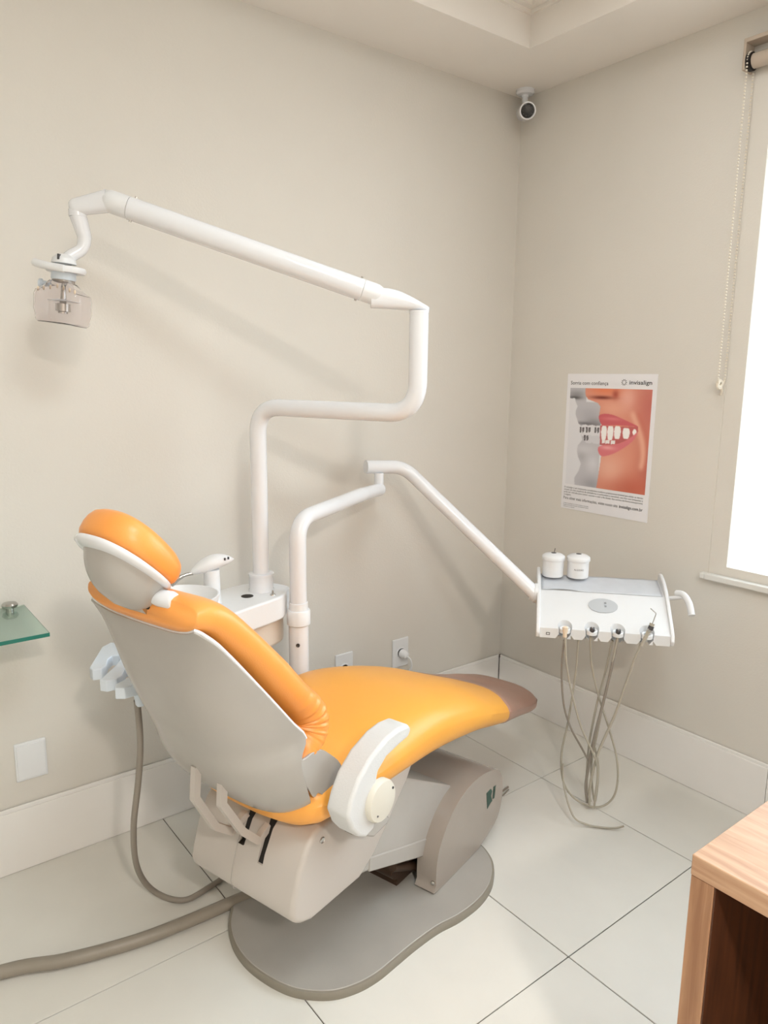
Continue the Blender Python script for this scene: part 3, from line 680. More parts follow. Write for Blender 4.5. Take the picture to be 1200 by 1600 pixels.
# housing: bulb bulging backwards and down from the plate
rows = []
for k in range(13):
    q = k / 12; r = []
    for i in range(40):
        t = 2 * PI * i / 40; x, y = math.cos(t), math.sin(t)
        w = 0.074 * (1 - 0.35 * q) * (1 - q ** 4) ** 0.5 if q < 1 else 0.002
        hgt = 0.082 * (1 - 0.25 * q) * (1 - q ** 4) ** 0.5 if q < 1 else 0.002
        r.append(H(max(w, 0.003) * math.copysign(abs(x) ** 0.65, x), max(hgt, 0.003) * y - 0.022 * q - 0.01, -0.006 - 0.064 * q))
    rows.append(r)
bm, R = grid(rows, closed=True); bm.faces.new(R[0]); bm.faces.new(R[-1])
hs = cb_('headrest_housing', bm, M['shell'], hr, auto=60)
cb_('clamp_knob', lathe(H(0.056, -0.070, -0.026), P(0.15, 1, 0), [(0.012, -0.02), (0.0165, 0.0), (0.017, 0.03), (0.0145, 0.036), (0.0, 0.037)], 24), M['enamel'], hr)
for a in (-0.022, 0.030):
    cb_('housing_slot', sphere(H(a, -0.078, -0.046), 0.007, sx=0.8, sz=0.8), M['dark'], hs)
cb_('headrest_post', prism([(-0.578, 0.94), (-0.563, 0.935), (-0.636, 1.05), (-0.650, 1.045)], -0.03, 0.03, side), M['chrome'], hr)
# armrests
AT = [(-0.150, 0.676), (-0.19, 0.681), (-0.231, 0.677), (-0.287, 0.657), (-0.33, 0.625), (-0.354, 0.590), (-0.367, 0.558), (-0.352, 0.522), (-0.330, 0.495), (-0.305, 0.478), (-0.275, 0.485), (-0.262, 0.53), (-0.270, 0.585), (-0.262, 0.613), (-0.232, 0.633), (-0.185, 0.641), (-0.150, 0.645), (-0.138, 0.660)]
for sgn in (1, -1):
    ar = cb_('armrest', prism(AT, 0.252 * sgn, 0.312 * sgn, side), M['arm'], bevel=0.008, bseg=4, auto=50)
    dc = cb_('pivot_disc', lathe(P(-0.263, 0.308 * sgn, 0.548), P(0, sgn, 0), [(0.047, 0.0), (0.047, 0.012), (0.044, 0.017), (0.030, 0.020), (0.002, 0.022)], 36), M['disc'], ar)
    for du, dz in ((-0.022, -0.022), (0.032, 0.018)): cb_('screw_cap', lathe(P(-0.263 + du, 0.325 * sgn, 0.548 + dz), P(0, sgn, 0), [(0.003, 0.0), (0.003, 0.003)], 10), M['steel'], ar)
    cb_('arm_bracket', cyl(P(-0.26, 0.18 * sgn, 0.545), P(-0.26, 0.255 * sgn, 0.545), 0.03), M['shell'], ar)
    cb_('bracket_plate', prism([(-0.30, 0.50), (-0.20, 0.50), (-0.135, 0.415), (-0.14, 0.402), (-0.195, 0.395), (-0.27, 0.44)], 0.222 * sgn, 0.250 * sgn, side), M['shell'], ar, bevel=0.004)

# ------------------------------------------------------------------ cuspidor unit between the chair and the wall
cu = thing('cuspidor_unit', 'white cuspidor unit with a spittoon bowl behind the chair back', 'cuspidor', F @ Vector((-0.06, 0.42, 0)), TH)
def ub(name, bm, m, parent=cu, **k): return build(name, bm, m, parent, F, **k)
TOPZ = 0.80
UO = [(0.19, 0.365), (0.16, 0.335), (0.11, 0.303), (0.04, 0.300), (-0.06, 0.285), (-0.16, 0.262), (-0.27, 0.258), (-0.34, 0.30), (-0.355, 0.38), (-0.33, 0.46), (-0.25, 0.505), (-0.05, 0.505), (0.10, 0.50), (0.17, 0.46)]
UO = [(0.175, 0.37), (0.145, 0.345), (0.10, 0.312), (0.04, 0.302), (-0.06, 0.300), (-0.16, 0.29), (-0.27, 0.285), (-0.34, 0.32), (-0.355, 0.39), (-0.33, 0.46), (-0.25, 0.50), (-0.05, 0.50), (0.10, 0.49), (0.16, 0.45)]
body = ub('top_body', prism(catmull2([(a, -b) for a, b in UO], 4), 0.728, TOPZ, lambda p, q, s: P(p, q, s)), M['plastic'], bevel=0.006, bseg=3)
UI = [(0.15, 0.38), (0.10, 0.335), (-0.05, 0.33), (-0.2, 0.32), (-0.30, 0.345), (-0.32, 0.40), (-0.28, 0.465), (0.0, 0.475), (0.12, 0.45)]
ub('lower_tank', prism(catmull2([(a, -b) for a, b in UI], 4), 0.64, 0.729, lambda p, q, s: P(p, q, s)), M['tank'], bevel=0.01, bseg=3)
ub('support_column', cyl(P(-0.06, -0.42, 0.0), P(-0.06, -0.42, 0.642), 0.035), M['enamel'])
BO = P(-0.225, -0.375, TOPZ)
bw = ub('spittoon_bowl', lathe(BO, (0, 0, 1), [(0.05, 0.0), (0.075, 0.012), (0.094, 0.035), (0.100, 0.060), (0.100, 0.064), (0.096, 0.065), (0.088, 0.045), (0.068, 0.022), (0.035, 0.012), (0.005, 0.008)], 48), M['plastic'], auto=60)
# faucet: column, leaf shaped head, chrome spout
FX, FV = -0.085, -0.415
ub('faucet_column', lathe(P(FX, FV, TOPZ), (0, 0, 1), [(0.026, 0), (0.0235, 0.01), (0.0225, 0.085), (0.022, 0.098)], 28), M['plastic'])
rows = []
hx = Vector((-0.78, 0.60, 0)).normalized() * -1     # long axis of the head, screen-right when seen from the room
def FH(l, w, h): return P(FX, FV, TOPZ + 0.108) + Vector((math.cos(math.radians(-28)), math.sin(math.radians(-28)), 0.22)) * l + Vector((-math.sin(math.radians(-28)), math.cos(math.radians(-28)), 0)) * w + Vector((0, 0, 1)) * h
for k in range(17):
    q = k / 16; l = -0.060 + 0.125 * q; s = max(0.03, (math.sin(PI * q ** 0.9)) ** 0.65)
    rows.append([FH(l, 0.026 * s * math.cos(2 * PI * i / 24), 0.022 * s * math.sin(2 * PI * i / 24) + 0.010 * math.sin(PI * q)) for i in range(24)])
bm, R = grid(rows, closed=True); bm.faces.new(R[0]); bm.faces.new(R[-1])
fh = ub('faucet_head', bm, M['plastic'], auto=60)
bm = bmesh.new()
for l in (0.034, 0.044): bmesh.ops.create_cube(bm, size=1, matrix=Matrix.Translation(FH(l, -0.020, 0.014)) @ Matrix.Diagonal((0.0035, 0.004, 0.007, 1)))
ub('button_marks', bm, M['steel'], fh, smooth=False)
ub('spout', tube(smooth_path([FH(-0.052, 0, -0.004), FH(-0.075, 0, -0.002), FH(-0.098, 0, -0.008), FH(-0.112, 0, -0.024), FH(-0.115, 0, -0.042)], 5), lambda t: 0.0065 if t > 0.3 else 0.005, 12), M['chrome'])
ub('cup_filler', lathe(P(0.02, -0.385, TOPZ - 0.001), (0, 0, 1), [(0.018, 0), (0.018, 0.0018), (0.006, 0.0022)], 24), M['dark'], body)
bm = lathe(P(0.075, -0.335, TOPZ - 0.001), (0, 0, 1), [(0.009, 0), (0.008, 0.004), (0.003, 0.006), (0.0028, 0.014), (0.001, 0.016)], 14)
ub('knob', bm, M['chrome'], body)
# ------------------------------------------------------------------ dental lamp on its pole
LPX, LPY = -1.340, -0.262
dl = thing('dental_lamp', 'white dental lamp on a long jointed arm rising over the chair', 'lamp', (LPX, LPY, TOPZ))
build('collar', lathe((LPX, LPY, TOPZ), (0, 0, 1), [(0.038, -0.001), (0.038, 0.004), (0.036, 0.008), (0.0365, 0.045), (0.038, 0.048), (0.038, 0.054), (0.026, 0.056)], 32), M['enamel'], dl)
E1 = Vector((LPX, LPY, 1.350)); E2 = Vector((-1.118, -0.715, 1.345)); E3 = Vector((-1.118, -0.715, 1.602))
build('pole', tube(fillet([(LPX, LPY, TOPZ + 0.04), E1, E2, E3], [0.075, 0.085], 12), 0.0243, 28), M['enamel'], dl)
JR = Vector((-1.118, -0.715, 1.61)); JL = Vector((-1.768, -0.292, 1.853))
A0 = JR + (JL - JR) * 0.13; A0.z = JR.z + 0.028; 
d_ = (JL - A0).normalized(); A1 = JL - d_ * 0.02
# knuckle at the right end
def knuckle(p, q, w, h, name, par):
    """leaf shaped joint body between p and q"""
    bm = bmesh.new(); a = (q - p); L_ = a.length; a.normalize(); s_ = Vector((0, 0, 1)).cross(a).normalized(); up = a.cross(s_)
    rows = []
    for k in range(25):
        t = k / 24; c = p + a * (L_ * t); e = math.sqrt(max(0.003, 1 - max(0, (t - 0.82) / 0.18) ** 2)) if name == 'head_joint' else 1; ww = w(t) * e; hh = h(t) * (0.25 + 0.75 * e)
        rows.append([c + s_ * (ww * math.copysign(abs(math.cos(2 * PI * i / 28)) ** 0.8, math.cos(2 * PI * i / 28))) + up * (hh * math.copysign(abs(math.sin(2 * PI * i / 28)) ** 0.8, math.sin(2 * PI * i / 28))) for i in range(28)])
    bm, R = grid(rows, closed=True); bm.faces.new(R[0]); bm.faces.new(R[-1]); return build(name, bm, M['enamel'], par, auto=60)
d_h = Vector((d_.x, d_.y, 0)).normalized()
def elbow(par):
    p = E3 - d_h * 0.026; q = A0 + d_h * 0.022; q.z = p.z + 0.006; s_ = Vector((0, 0, 1)).cross(d_h).normalized(); rows = []
    for k in range(25):
        t = k / 24; e = math.sqrt(max(0.004, 1 - max(0, (0.30 - t) / 0.30) ** 2)); hh = (0.0055 + 0.020 * math.sin(PI / 2 * min(1, t * 1.3)) ** 1.1); ww = (0.0255 - 0.003 * t) * e; c = p.lerp(q, t); c.z += hh
        rows.append([c + s_ * (ww * math.copysign(abs(math.cos(2 * PI * i / 28)) ** 0.75, math.cos(2 * PI * i / 28))) + Vector((0, 0, hh * math.copysign(abs(math.sin(2 * PI * i / 28)) ** 0.75, math.sin(2 * PI * i / 28)))) for i in range(28)])
    bm, R = grid(rows, closed=True); bm.faces.new(R[0]); bm.faces.new(R[-1]); build('elbow_joint', bm, M['enamel'], par, auto=50)
elbow(dl)
build('elbow_seam', cyl(E3 - Vector((0, 0, 0.005)), E3 + Vector((0, 0, 0.002)), 0.0250, seg=28), M['enamel'], dl)
top = build('spring_arm', tube([A0 + d_ * 0.045, A1 - d_ * 0.055], 0.0268, 32), M['enamel'], dl)
for nm, p0, p1 in (('end_cap', A0 - d_ * 0.012, A0 + d_ * 0.044), ('end_cap', A1 + d_ * 0.012, A1 - d_ * 0.054)):
    dd = (p1 - p0); Ln = dd.length
    build(nm, lathe(p0, dd, [(0.004, 0.0), (0.014, 0.002), (0.022, 0.008), (0.0262, 0.020), (0.0268, 0.03), (0.0268, Ln)], 32), M['plastic'], dl)
sdir = d_.cross(Vector((0, 0, 1))).normalized()
if sdir.y > 0: sdir = -sdir
for p in (A0 + d_ * 0.006, A1 - d_ * 0.006):
    build('pivot_screw', lathe(p + sdir * 0.019, sdir, [(0.0055, 0), (0.0055, 0.003), (0.003, 0.0035), (0.002, 0.001)], 14), M['steel'], dl)
updir = sdir.cross(d_).normalized(); updir = updir if updir.z > 0 else -updir
for p in (A0 + d_ * 0.055, A1 - d_ * 0.065):
    for s in (1, -1): build('limit_screw', cyl(p + updir * 0.025 * s, p + updir * 0.0305 * s, 0.0032, seg=10), M['chrome'], dl)
# left head joint, drop tube
K0 = JL + d_h * 0.005; K1 = Vector((-1.812, -0.262, 1.832))
knuckle(A1 - d_ * 0.006, K1 + (K1 - JL).normalized() * 0.016, lambda t: 0.023 - 0.003 * t, lambda t: 0.026 - 0.008 * t, 'head_joint', dl)
build('joint_seam', cyl((-1.808, -0.262, 1.808), (-1.808, -0.262, 1.824), 0.0205, seg=24), M['enamel'], dl)
D = [(-1.808, -0.262, 1.812), (-1.800, -0.262, 1.782), (-1.796, -0.262, 1.760), (-1.804, -0.262, 1.735), (-1.832, -0.262, 1.715), (-1.842, -0.262, 1.703)]
build('drop_tube', tube(smooth_path(D, 7), lambda t: 0.0195 - 0.006 * min(1, t * 1.6) + 0.001 * t, 20), M['enamel'], dl)
# lamp head (frame tilted a little)
LB = Vector((-1.847, -0.262, 1.700))
RTv = Vector((0.7924, -0.6099, 0.0)).normalized(); FW = Vector((-0.6099, -0.7924, 0)).normalized()   # head's own right / front
zt_ = Vector((0.05, 0.0, -1)).normalized()
LF = Matrix(((RTv.x, FW.x, 0, LB.x), (RTv.y, FW.y, 0, LB.y), (0, 0, 1, LB.z), (0, 0, 0, 1))) @ Matrix.Rotation(math.radians(5), 4, 'Y') @ Matrix.Scale(0.86, 4)
def lb(name, bm, m, parent=dl, **k): return build(name, bm, m, parent, LF, **k)
lb('swivel_cap', lathe((0, 0, 0.022), (0, 0, -1), [(0.010, 0), (0.020, 0.003), (0.030, 0.012), (0.033, 0.026)], 30), M['plastic'])
lb('cap_notch', box((-0.004, 0.022, 0.004), (0.001, 0.034, 0.018)), M['steel'], smooth=False)
# handle: flat oval ring with a bar reaching left
bm = bmesh.new()
def hring(r1, r2, z, n=36): return [(r1 * math.cos(2 * PI * i / n) + 0.006, r2 * math.sin(2 * PI * i / n), z) for i in range(n)]
rows = [hring(0.050, 0.050, -0.012), hring(0.054, 0.054, -0.019), hring(0.050, 0.050, -0.028), hring(0.03, 0.03, -0.028), hring(0.028, 0.028, -0.012)]; rows.append(rows[0]); bm, R = grid(rows, closed=True)
hd_ = lb('handle_ring', bm, M['plastic'], auto=60)
lb('handle_grip', tube([(-0.066, 0.03, -0.010), (-0.05, 0.04, -0.014), (-0.02, 0.046, -0.018), (0.02, 0.044, -0.021)], 0.0105, 16), M['plastic'], hd_)
lb('neck_ring', lathe((0, 0, -0.022), (0, 0, -1), [(0.032, 0), (0.033, 0.022), (0.031, 0.026)], 30), M['bluew'])
lb('bulb_collar', lathe((0, 0, -0.046), (0, 0, -1), [(0.029, 0), (0.030, 0.012), (0.024, 0.016)], 30), M['cover'])
lb('side_knob', lathe((-0.035, 0, -0.062), (-1, 0, 0.05), [(0.007, 0), (0.007, 0.022), (0.012, 0.025), (0.012, 0.031)], 18), M['bluew'])
# clear housing: rounded box shell that opens downwards
rows = []
for (w, d, z) in ((0.032, 0.030, -0.052), (0.045, 0.040, -0.066), (0.066, 0.050, -0.080), (0.069, 0.052, -0.092), (0.0695, 0.054, -0.130), (0.064, 0.050, -0.160), (0.058, 0.046, -0.166)):
    r = []
    for i in range(40):
        t = 2 * PI * i / 40; x, y = math.cos(t), math.sin(t); r.append((w * math.copysign(abs(x) ** 0.45, x), d * math.copysign(abs(y) ** 0.45, y), z - 0.006 * (x > 0) * abs(x)))
    rows.append(r)
bm, R = grid(rows, closed=True)
bm.faces.new(R[-1])
hsg = lb('clear_housing', bm, M['clear'], solid=0.002, auto=40)
bm = bmesh.new()
for x in (-0.05, -0.035, -0.018, 0.0, 0.018, 0.035, 0.05):
    zz = -0.066 - 0.014 * min(1, abs(x) / 0.06) - 0.002; sphere((x, 0.038 + 0.006 * abs(x) / 0.05, zz), 0.006, bm, 0.5, 0.35, 1.1, 10, 8)
lb('vent_slots', bm, M['cream'], hsg)
rows = []
for (w, d, z) in ((0.018, 0.015, -0.10), (0.040, 0.03, -0.104), (0.062, 0.046, -0.150)):
    rows.append([(w * math.copysign(abs(math.cos(2 * PI * i / 32)) ** 0.5, math.cos(2 * PI * i / 32)), d * math.copysign(abs(math.sin(2 * PI * i / 32)) ** 0.5, math.sin(2 * PI * i / 32)) - 0.004, z) for i in range(32)])
bm, R = grid(rows[:2], closed=True)
lb('reflector', bm, M['plastic'], solid=0.001)
lb('bulb_holder', lathe((0.0, 0.0, -0.098), (0, 0, -1), [(0.006, -0.036), (0.008, 0.0), (0.009, 0.012), (0.020, 0.014), (0.020, 0.034), (0.013, 0.036), (0.013, 0.040)], 24), M['chrome'])

# ------------------------------------------------------------------ instrument delivery tray on its own arm
p2 = F @ P(0.139, -0.292, 0)
tr = thing('instrument_tray', 'white dental instrument console hanging on a bent tubular arm near the room corner', 'dental console', (p2.x, p2.y, 0))
pole_low = Vector((p2.x, p2.y, 0.0))
build('lower_post', tube([(p2.x, p2.y, 0.0), (p2.x, p2.y, 0.705)], 0.0300, 28), M['enamel'], tr)
build('post_foot', lathe((p2.x, p2.y, 0), (0, 0, 1), [(0.07, 0), (0.07, 0.008), (0.034, 0.014), (0.030, 0.03)], 28), M['enamel'], tr)
cl = build('post_collar', lathe((p2.x, p2.y, 0.70), (0, 0, 1), [(0.031, 0.0), (0.0355, 0.004), (0.0355, 0.044), (0.033, 0.048), (0.029, 0.049), (0.028, 0.070), (0.0265, 0.071)], 32), M['plastic'], tr)
build('set_screw', lathe((p2.x - 0.018, p2.y - 0.0245, 0.645), (-0.6, -0.8, 0), [(0.006, -0.002), (0.006, 0.002), (0.003, 0.0005)], 12), M['steel'], tr)
AE = Vector((-0.781, -0.140, 1.046))
build('riser_tube', tube(fillet([(p2.x, p2.y, 0.765), (p2.x, p2.y, 1.022), Vector((p2.x, p2.y, 1.022)).lerp(AE, 0.72) + Vector((0, 0, 0.008)), AE + Vector((-0.02, 0, 0))], [0.075, 0.3], 12), lambda t: 0.0255 - 0.003 * t, 28, sphere(AE + Vector((-0.02, 0, 0)), 0.0225)), M['enamel'], tr)
PV = Vector((-0.800, -0.135, 1.05))
build('pivot_sleeve', cyl(PV, PV + Vector((0, 0, 0.055)), 0.0165, seg=24), M['enamel'], tr)
B0, B1, B2 = Vector((-0.842, -0.113, 1.1263)), Vector((-0.700, -0.150, 1.121)), Vector((-0.472, -0.592, 0.714))
build('swing_arm', tube(fillet([B0, B1, B2], [0.09], 12), 0.0235, 28), M['enamel'], tr)
# console body: t along its width, b towards the wall
TF = Matrix(((0.663, 0.748, 0, -0.570), (-0.748, 0.663, 0, -0.692), (0, 0, 1, 0), (0, 0, 0, 1)))
def tb(name, bm, m, parent=tr, **k): return build(name, bm, m, parent, TF, **k)
WT = 0.414
wf_ = lambda p, q, s: Vector((s, p, q))
CP = [(0.0, 0.612), (0.0, 0.645), (0.137, 0.730), (0.265, 0.754), (0.28, 0.750), (0.285, 0.70), (0.24, 0.655), (0.05, 0.612)]
con = tb('console_body', prism(CP, 0.006, WT - 0.006, wf_), M['tray_white'], bevel=0.004)
bpy.context.view_layer.update()
# scoops for the handpieces cut right through the front edge
cutm = bmesh.new()
HX = (0.085, 0.169, 0.249, 0.338)
for hx_ in HX: lathe((hx_, 0.008, 0.58), (0, 0.0, 1), [(0.019, 0.0), (0.021, 0.055), (0.030, 0.13)], 24, cutm)
for hx_ in HX: 
    for s in (1, -1): prism([(hx_ + s * 0.018 - 0.014, 0.608), (hx_ + s * 0.018 + 0.014, 0.608), (hx_ + s * 0.018, 0.627)], -0.01, 0.05, lambda p, q, s_: Vector((p, s_, q)), cutm)
cutm.transform(TF); cutm.transform(XF[con.name].inverted())
me = bpy.data.meshes.new('cut'); cutm.to_mesh(me); cutm.free(); co = bpy.data.objects.new('cut', me); COL.objects.link(co); co.matrix_world = XF[con.name]
con.modifiers.clear(); md = con.modifiers.new('k', 'BOOLEAN'); md.object = co; md.solver = 'EXACT'; md.use_self = True
bpy.context.view_layer.update(); dg = bpy.context.evaluated_depsgraph_get()
nm = bpy.data.meshes.new_from_object(con.evaluated_get(dg)); con.modifiers.clear(); con.data = nm; bpy.data.objects.remove(co)
for p in nm.polygons: p.use_smooth = True
nm.set_sharp_from_angle(angle=math.radians(35))
# side cheeks with arched lip
SP = [(0.0, 0.614), (0.0, 0.648), (0.06, 0.690), (0.13, 0.735), (0.18, 0.758), (0.23, 0.772), (0.275, 0.776), (0.288, 0.762), (0.288, 0.70), (0.24, 0.652), (0.06, 0.608)]
for a, b in ((-0.006, 0.006), (WT - 0.006, WT + 0.006)): tb('side_cheek', prism(catmull2(SP, 2), a, b, wf_), M['tray_white'], bevel=0.003)
def onpanel(x, b_, lift=0.0):            # point on the sloping front panel
    return Vector((x, b_, 0.645 + 0.085 * b_ / 0.137 + lift))
bm = bmesh.new()
n_ = 36; r0 = [onpanel(0.208 + 0.047 * math.cos(2 * PI * i / n_), 0.092 + 0.026 * math.sin(2 * PI * i / n_), 0.0) for i in range(n_)]; r1 = [v + Vector((0, -0.001, 0.0022)) for v in r0]; r2 = [onpanel(0.208 + 0.044 * math.cos(2 * PI * i / n_), 0.092 + 0.024 * math.sin(2 * PI * i / n_), 0.003) for i in range(n_)]
bm, R = grid([r0, r1, r2], closed=True); bm.faces.new(R[-1])
ov = tb('control_oval', bm, M['greyoval'], smooth=False)
bm = bmesh.new()
for dx, db in ((0.008, 0.008), (0.008, -0.004)):
    c = onpanel(0.208 + dx, 0.092 + db, 0.0034); box((c.x - 0.003, c.y - 0.003, c.z - 0.0004), (c.x + 0.003, c.y - 0.0015, c.z + 0.0004), bm); box((c.x - 0.003, c.y + 0.0015, c.z - 0.0004 + 0.002), (c.x + 0.003, c.y + 0.003, c.z + 0.002), bm)
tb('button_icon', bm, M['steel'], ov, smooth=False)
bm = bmesh.new()
for lo, hi in (((0.026, -0.0008, 0.622), (0.038, 0.001, 0.6235)), ((0.026, -0.0008, 0.629), (0.038, 0.001, 0.6305)), ((0.026, -0.0008, 0.622), (0.0275, 0.001, 0.6305)), ((0.0365, -0.0008, 0.622), (0.038, 0.001, 0.6305))): box(lo, hi, bm)
tb('square_mark', bm, M['ink'], smooth=False)
# holders and instruments
for k, hx_ in enumerate(HX):
    c = Vector((hx_, 0.012, 0.655))
    ax_ = Vector((0.0, -0.45, 1)) if k < 3 else Vector((0.22, -0.3, 1))
    hol = tb('holder_cup', lathe(Vector((hx_, 0.006, 0.634)), (0, -0.1, 1), [(0.0175, 0), (0.0175, 0.012), (0.0155, 0.014), (0.010, 0.012), (0.0098, 0.0)], 24), M['plastic'])
    if k == 0: tb('connector', lathe((hx_, -0.012, 0.622), (0, 0.12, 1), [(0.0065, 0), (0.0068, 0.014), (0.0088, 0.020), (0.0088, 0.032), (0.0055, 0.035), (0.004, 0.033)], 18), M['cream'])
    elif k < 3:
        tb('connector', lathe((hx_, -0.007, 0.632), (0, 0.1, 1), [(0.0045, 0), (0.0055, 0.008), (0.0078, 0.014), (0.0082, 0.024), (0.0065, 0.027), (0.005, 0.025)], 18), M['steel'])
        tb('connector_tip', lathe((hx_, -0.0045, 0.656), (0, 0.1, 1), [(0.004, 0), (0.003, 0.004)], 12), M['chrome'])
    else:
        sy = tb('air_syringe', tube(smooth_path([(hx_ - 0.018, -0.016, 0.612), (hx_ - 0.008, -0.010, 0.636), (hx_ + 0.006, -0.004, 0.668), (hx_ + 0.012, 0.0, 0.684)], 5), lambda t: 0.0048 + 0.0032 * t, 16), M['hose'])
        tb('syringe_ring', cyl((hx_ + 0.006, -0.004, 0.664), (hx_ + 0.010, -0.002, 0.676), 0.0088, seg=16), M['steel'], sy)
        tb('syringe_nozzle', tube(fillet([(hx_ + 0.012, 0.0, 0.682), (hx_ + 0.022, 0.004, 0.716), (hx_ + 0.004, 0.002, 0.732)], 0.006, 4), 0.0016, 8), M['chrome'], sy)
        tb('syringe_button', cyl((hx_ + 0.002, -0.016, 0.664), (hx_ + 0.003, -0.003, 0.667), 0.0045, seg=12), M['chrome'], sy)
# handle on the right side of the console
bm = tube(fillet([(WT + 0.004, 0.150, 0.725), (WT + 0.035, 0.135, 0.735), (WT + 0.05, 0.125, 0.742)], 0.01, 5), 0.007, 12)
gr = tb('side_handle', bm, M['tray_white'])
tb('handle_grip', tube(smooth_path([(WT + 0.030, 0.145, 0.746), (WT + 0.048, 0.125, 0.748), (WT + 0.062, 0.10, 0.728), (WT + 0.068, 0.075, 0.695)], 5), 0.0105, 14), M['tray_white'], gr)
# arm socket on the left side
tb('arm_socket', lathe((-0.004, 0.150, 0.715), (-1, 0, 0.1), [(0.034, 0), (0.034, 0.01), (0.028, 0.018), (0.026, 0.026)], 26), M['tray_white'])
# hoses
HS = [
 ('hose', 0.0034, 0.00, [(0.088, 0.60), (0.097, 0.522), (0.121, 0.42), (0.153, 0.32), (0.189, 0.245), (0.207, 0.205), (0.215, 0.16), (0.213, 0.09), (0.211, 0.035)]),
 ('hose2', 0.0034, 0.03, [(0.083, 0.612), (0.083, 0.50), (0.095, 0.383), (0.122, 0.30), (0.162, 0.23), (0.190, 0.18)]),
 ('hose', 0.0036, 0.05, [(0.130, 0.62), (0.129, 0.474), (0.115, 0.311), (0.100, 0.197), (0.108, 0.100), (0.142, 0.040), (0.198, 0.010), (0.246, 0.016), (0.278, 0.055), (0.287, 0.119), (0.277, 0.204), (0.245, 0.305), (0.209, 0.405), (0.180, 0.51), (0.167, 0.607)]),
 ('hose2', 0.0046, 0.02, [(0.248, 0.606), (0.240, 0.54), (0.221, 0.41), (0.200, 0.285), (0.187, 0.175), (0.182, 0.10), (0.190, 0.04)]),
 ('hose', 0.0038, 0.06, [(0.236, 0.612), (0.226, 0.50), (0.206, 0.385), (0.190, 0.253), (0.187, 0.165), (0.190, 0.08), (0.206, 0.022)]),
 ('hose', 0.0034, 0.04, [(0.246, 0.606), (0.224, 0.40), (0.208, 0.268), (0.199, 0.19), (0.200, 0.13), (0.216, 0.035), (0.222, 0.09), (0.220, 0.17), (0.206, 0.23)]),
 ('hose', 0.0044, 0.01, [(0.316, 0.597), (0.305, 0.56), (0.284, 0.475), (0.258, 0.37), (0.226, 0.272), (0.208, 0.205), (0.196, 0.115), (0.196, 0.04)]),
 ('hose', 0.0032, -0.06, [(0.105, 0.155), (0.112, 0.085), (0.140, 0.035), (0.185, 0.010), (0.235, 0.006), (0.275, 0.010), (0.300, 0.02)]),  # loop on the floor: a shadow drawn as a thin hose
]
for mk, r_, b_, pts in HS:
    top = {0.088: (0.0855, 0.634), 0.248: (0.249, 0.640), 0.246: (0.250, 0.638), 0.316: (0.321, 0.616), 0.130: (0.130, 0.62)}
    if pts[0][0] in top: pts = [top[pts[0][0]]] + pts if pts[0][0] != 0.130 else pts + [(0.169, 0.640)]
    P3 = [(x, b_ - (0.03 if z > 0.58 and b_ > 0.02 else 0) - 0.012, max(z, r_ + 0.001)) for x, z in pts]
    if b_ < -0.01: P3[0] = (0.105, 0.03, 0.16); P3[1] = (0.112, 0.0, 0.09)
    tb('hose', tube(smooth_path(P3, 6), r_, 10), M[mk])

# wax paper lying in the tray top, canisters on it
lin_ = thing('tray_paper', 'wrinkled grey paper liner on top of the instrument console', 'paper', TF @ Vector((0.2, 0.2, 0.74)))
rows = []
random.seed(4)
for j in range(13):
    v = j / 12; r = []
    for i in range(41):
        x = 0.010 + (WT - 0.022) * i / 40; bb = 0.141 + 0.121 * v
        zz = 0.730 + 0.024 * (bb - 0.137) / 0.128 + 0.0022 + 0.0015 * math.sin(x * 60 + v * 3) * math.sin(v * 6)
        if j == 0: zz += 0.005 * max(0, math.sin((x - 0.02) * 26)) * (x < 0.27); 
        r.append((x, bb, zz))
    rows.append(r)
bm, R = grid(rows); build('liner_sheet', bm, M['linen'], lin_, TF, solid=0.0006, auto=60)
def canister(x, b_, label, txt=None):
    z0 = 0.730 + 0.024 * (b_ - 0.137) / 0.128 + 0.008
    c = TF @ Vector((x, b_, z0))
    t = thing('canister', label, 'jar', c, 0.0, 'white jars on the console')
    build('jar_body', lathe(c, (0, 0, 1), [(0.034, 0), (0.0365, 0.003), (0.0365, 0.060), (0.035, 0.062)], 40), M['plastic'], t)
    ld = build('lid', lathe(c + Vector((0, 0, 0.058)), (0, 0, 1), [(0.0385, 0.0), (0.0395, 0.0015), (0.0395, 0.0125), (0.0380, 0.0150), (0.0300, 0.0205), (0.010, 0.024)], 40), M['plastic'], t)
    build('lid_hole', lathe(c + Vector((0, 0, 0.0815)), (0, 0, 1), [(0.009, 0), (0.009, 0.0016), (0.003, 0.002)], 18), M['steel'], ld)
    if txt is None: build('lid_pin', cyl(c + Vector((0.002, 0, 0.0815)), c + Vector((0.006, 0, 0.098)), 0.0012, seg=8), M['steel'], ld)
    else:
        bm = fit(text_bm(txt, 0.0085), 0.034); dirc = Vector((-2.35 - c.x, -2.175 - c.y, 0)).normalized(); a0 = math.atan2(dirc.y, dirc.x) + 0.1
        for v in bm.verts:
            an = a0 + (v.co.x - 0.017) / 0.0368; v.co = Vector((c.x + 0.0368 * math.cos(an), c.y + 0.0368 * math.sin(an), c.z + 0.030 + v.co.y))
        build('lettering', bm, M['ink'], t, smooth=False)
    return t
canister(0.048, 0.238, 'white lidded jar with a pin in its lid, left of the pair on the console')
canister(0.133, 0.240, 'white lidded jar lettered ALGODÃO, right of the pair on the console', 'ALGODÃO')

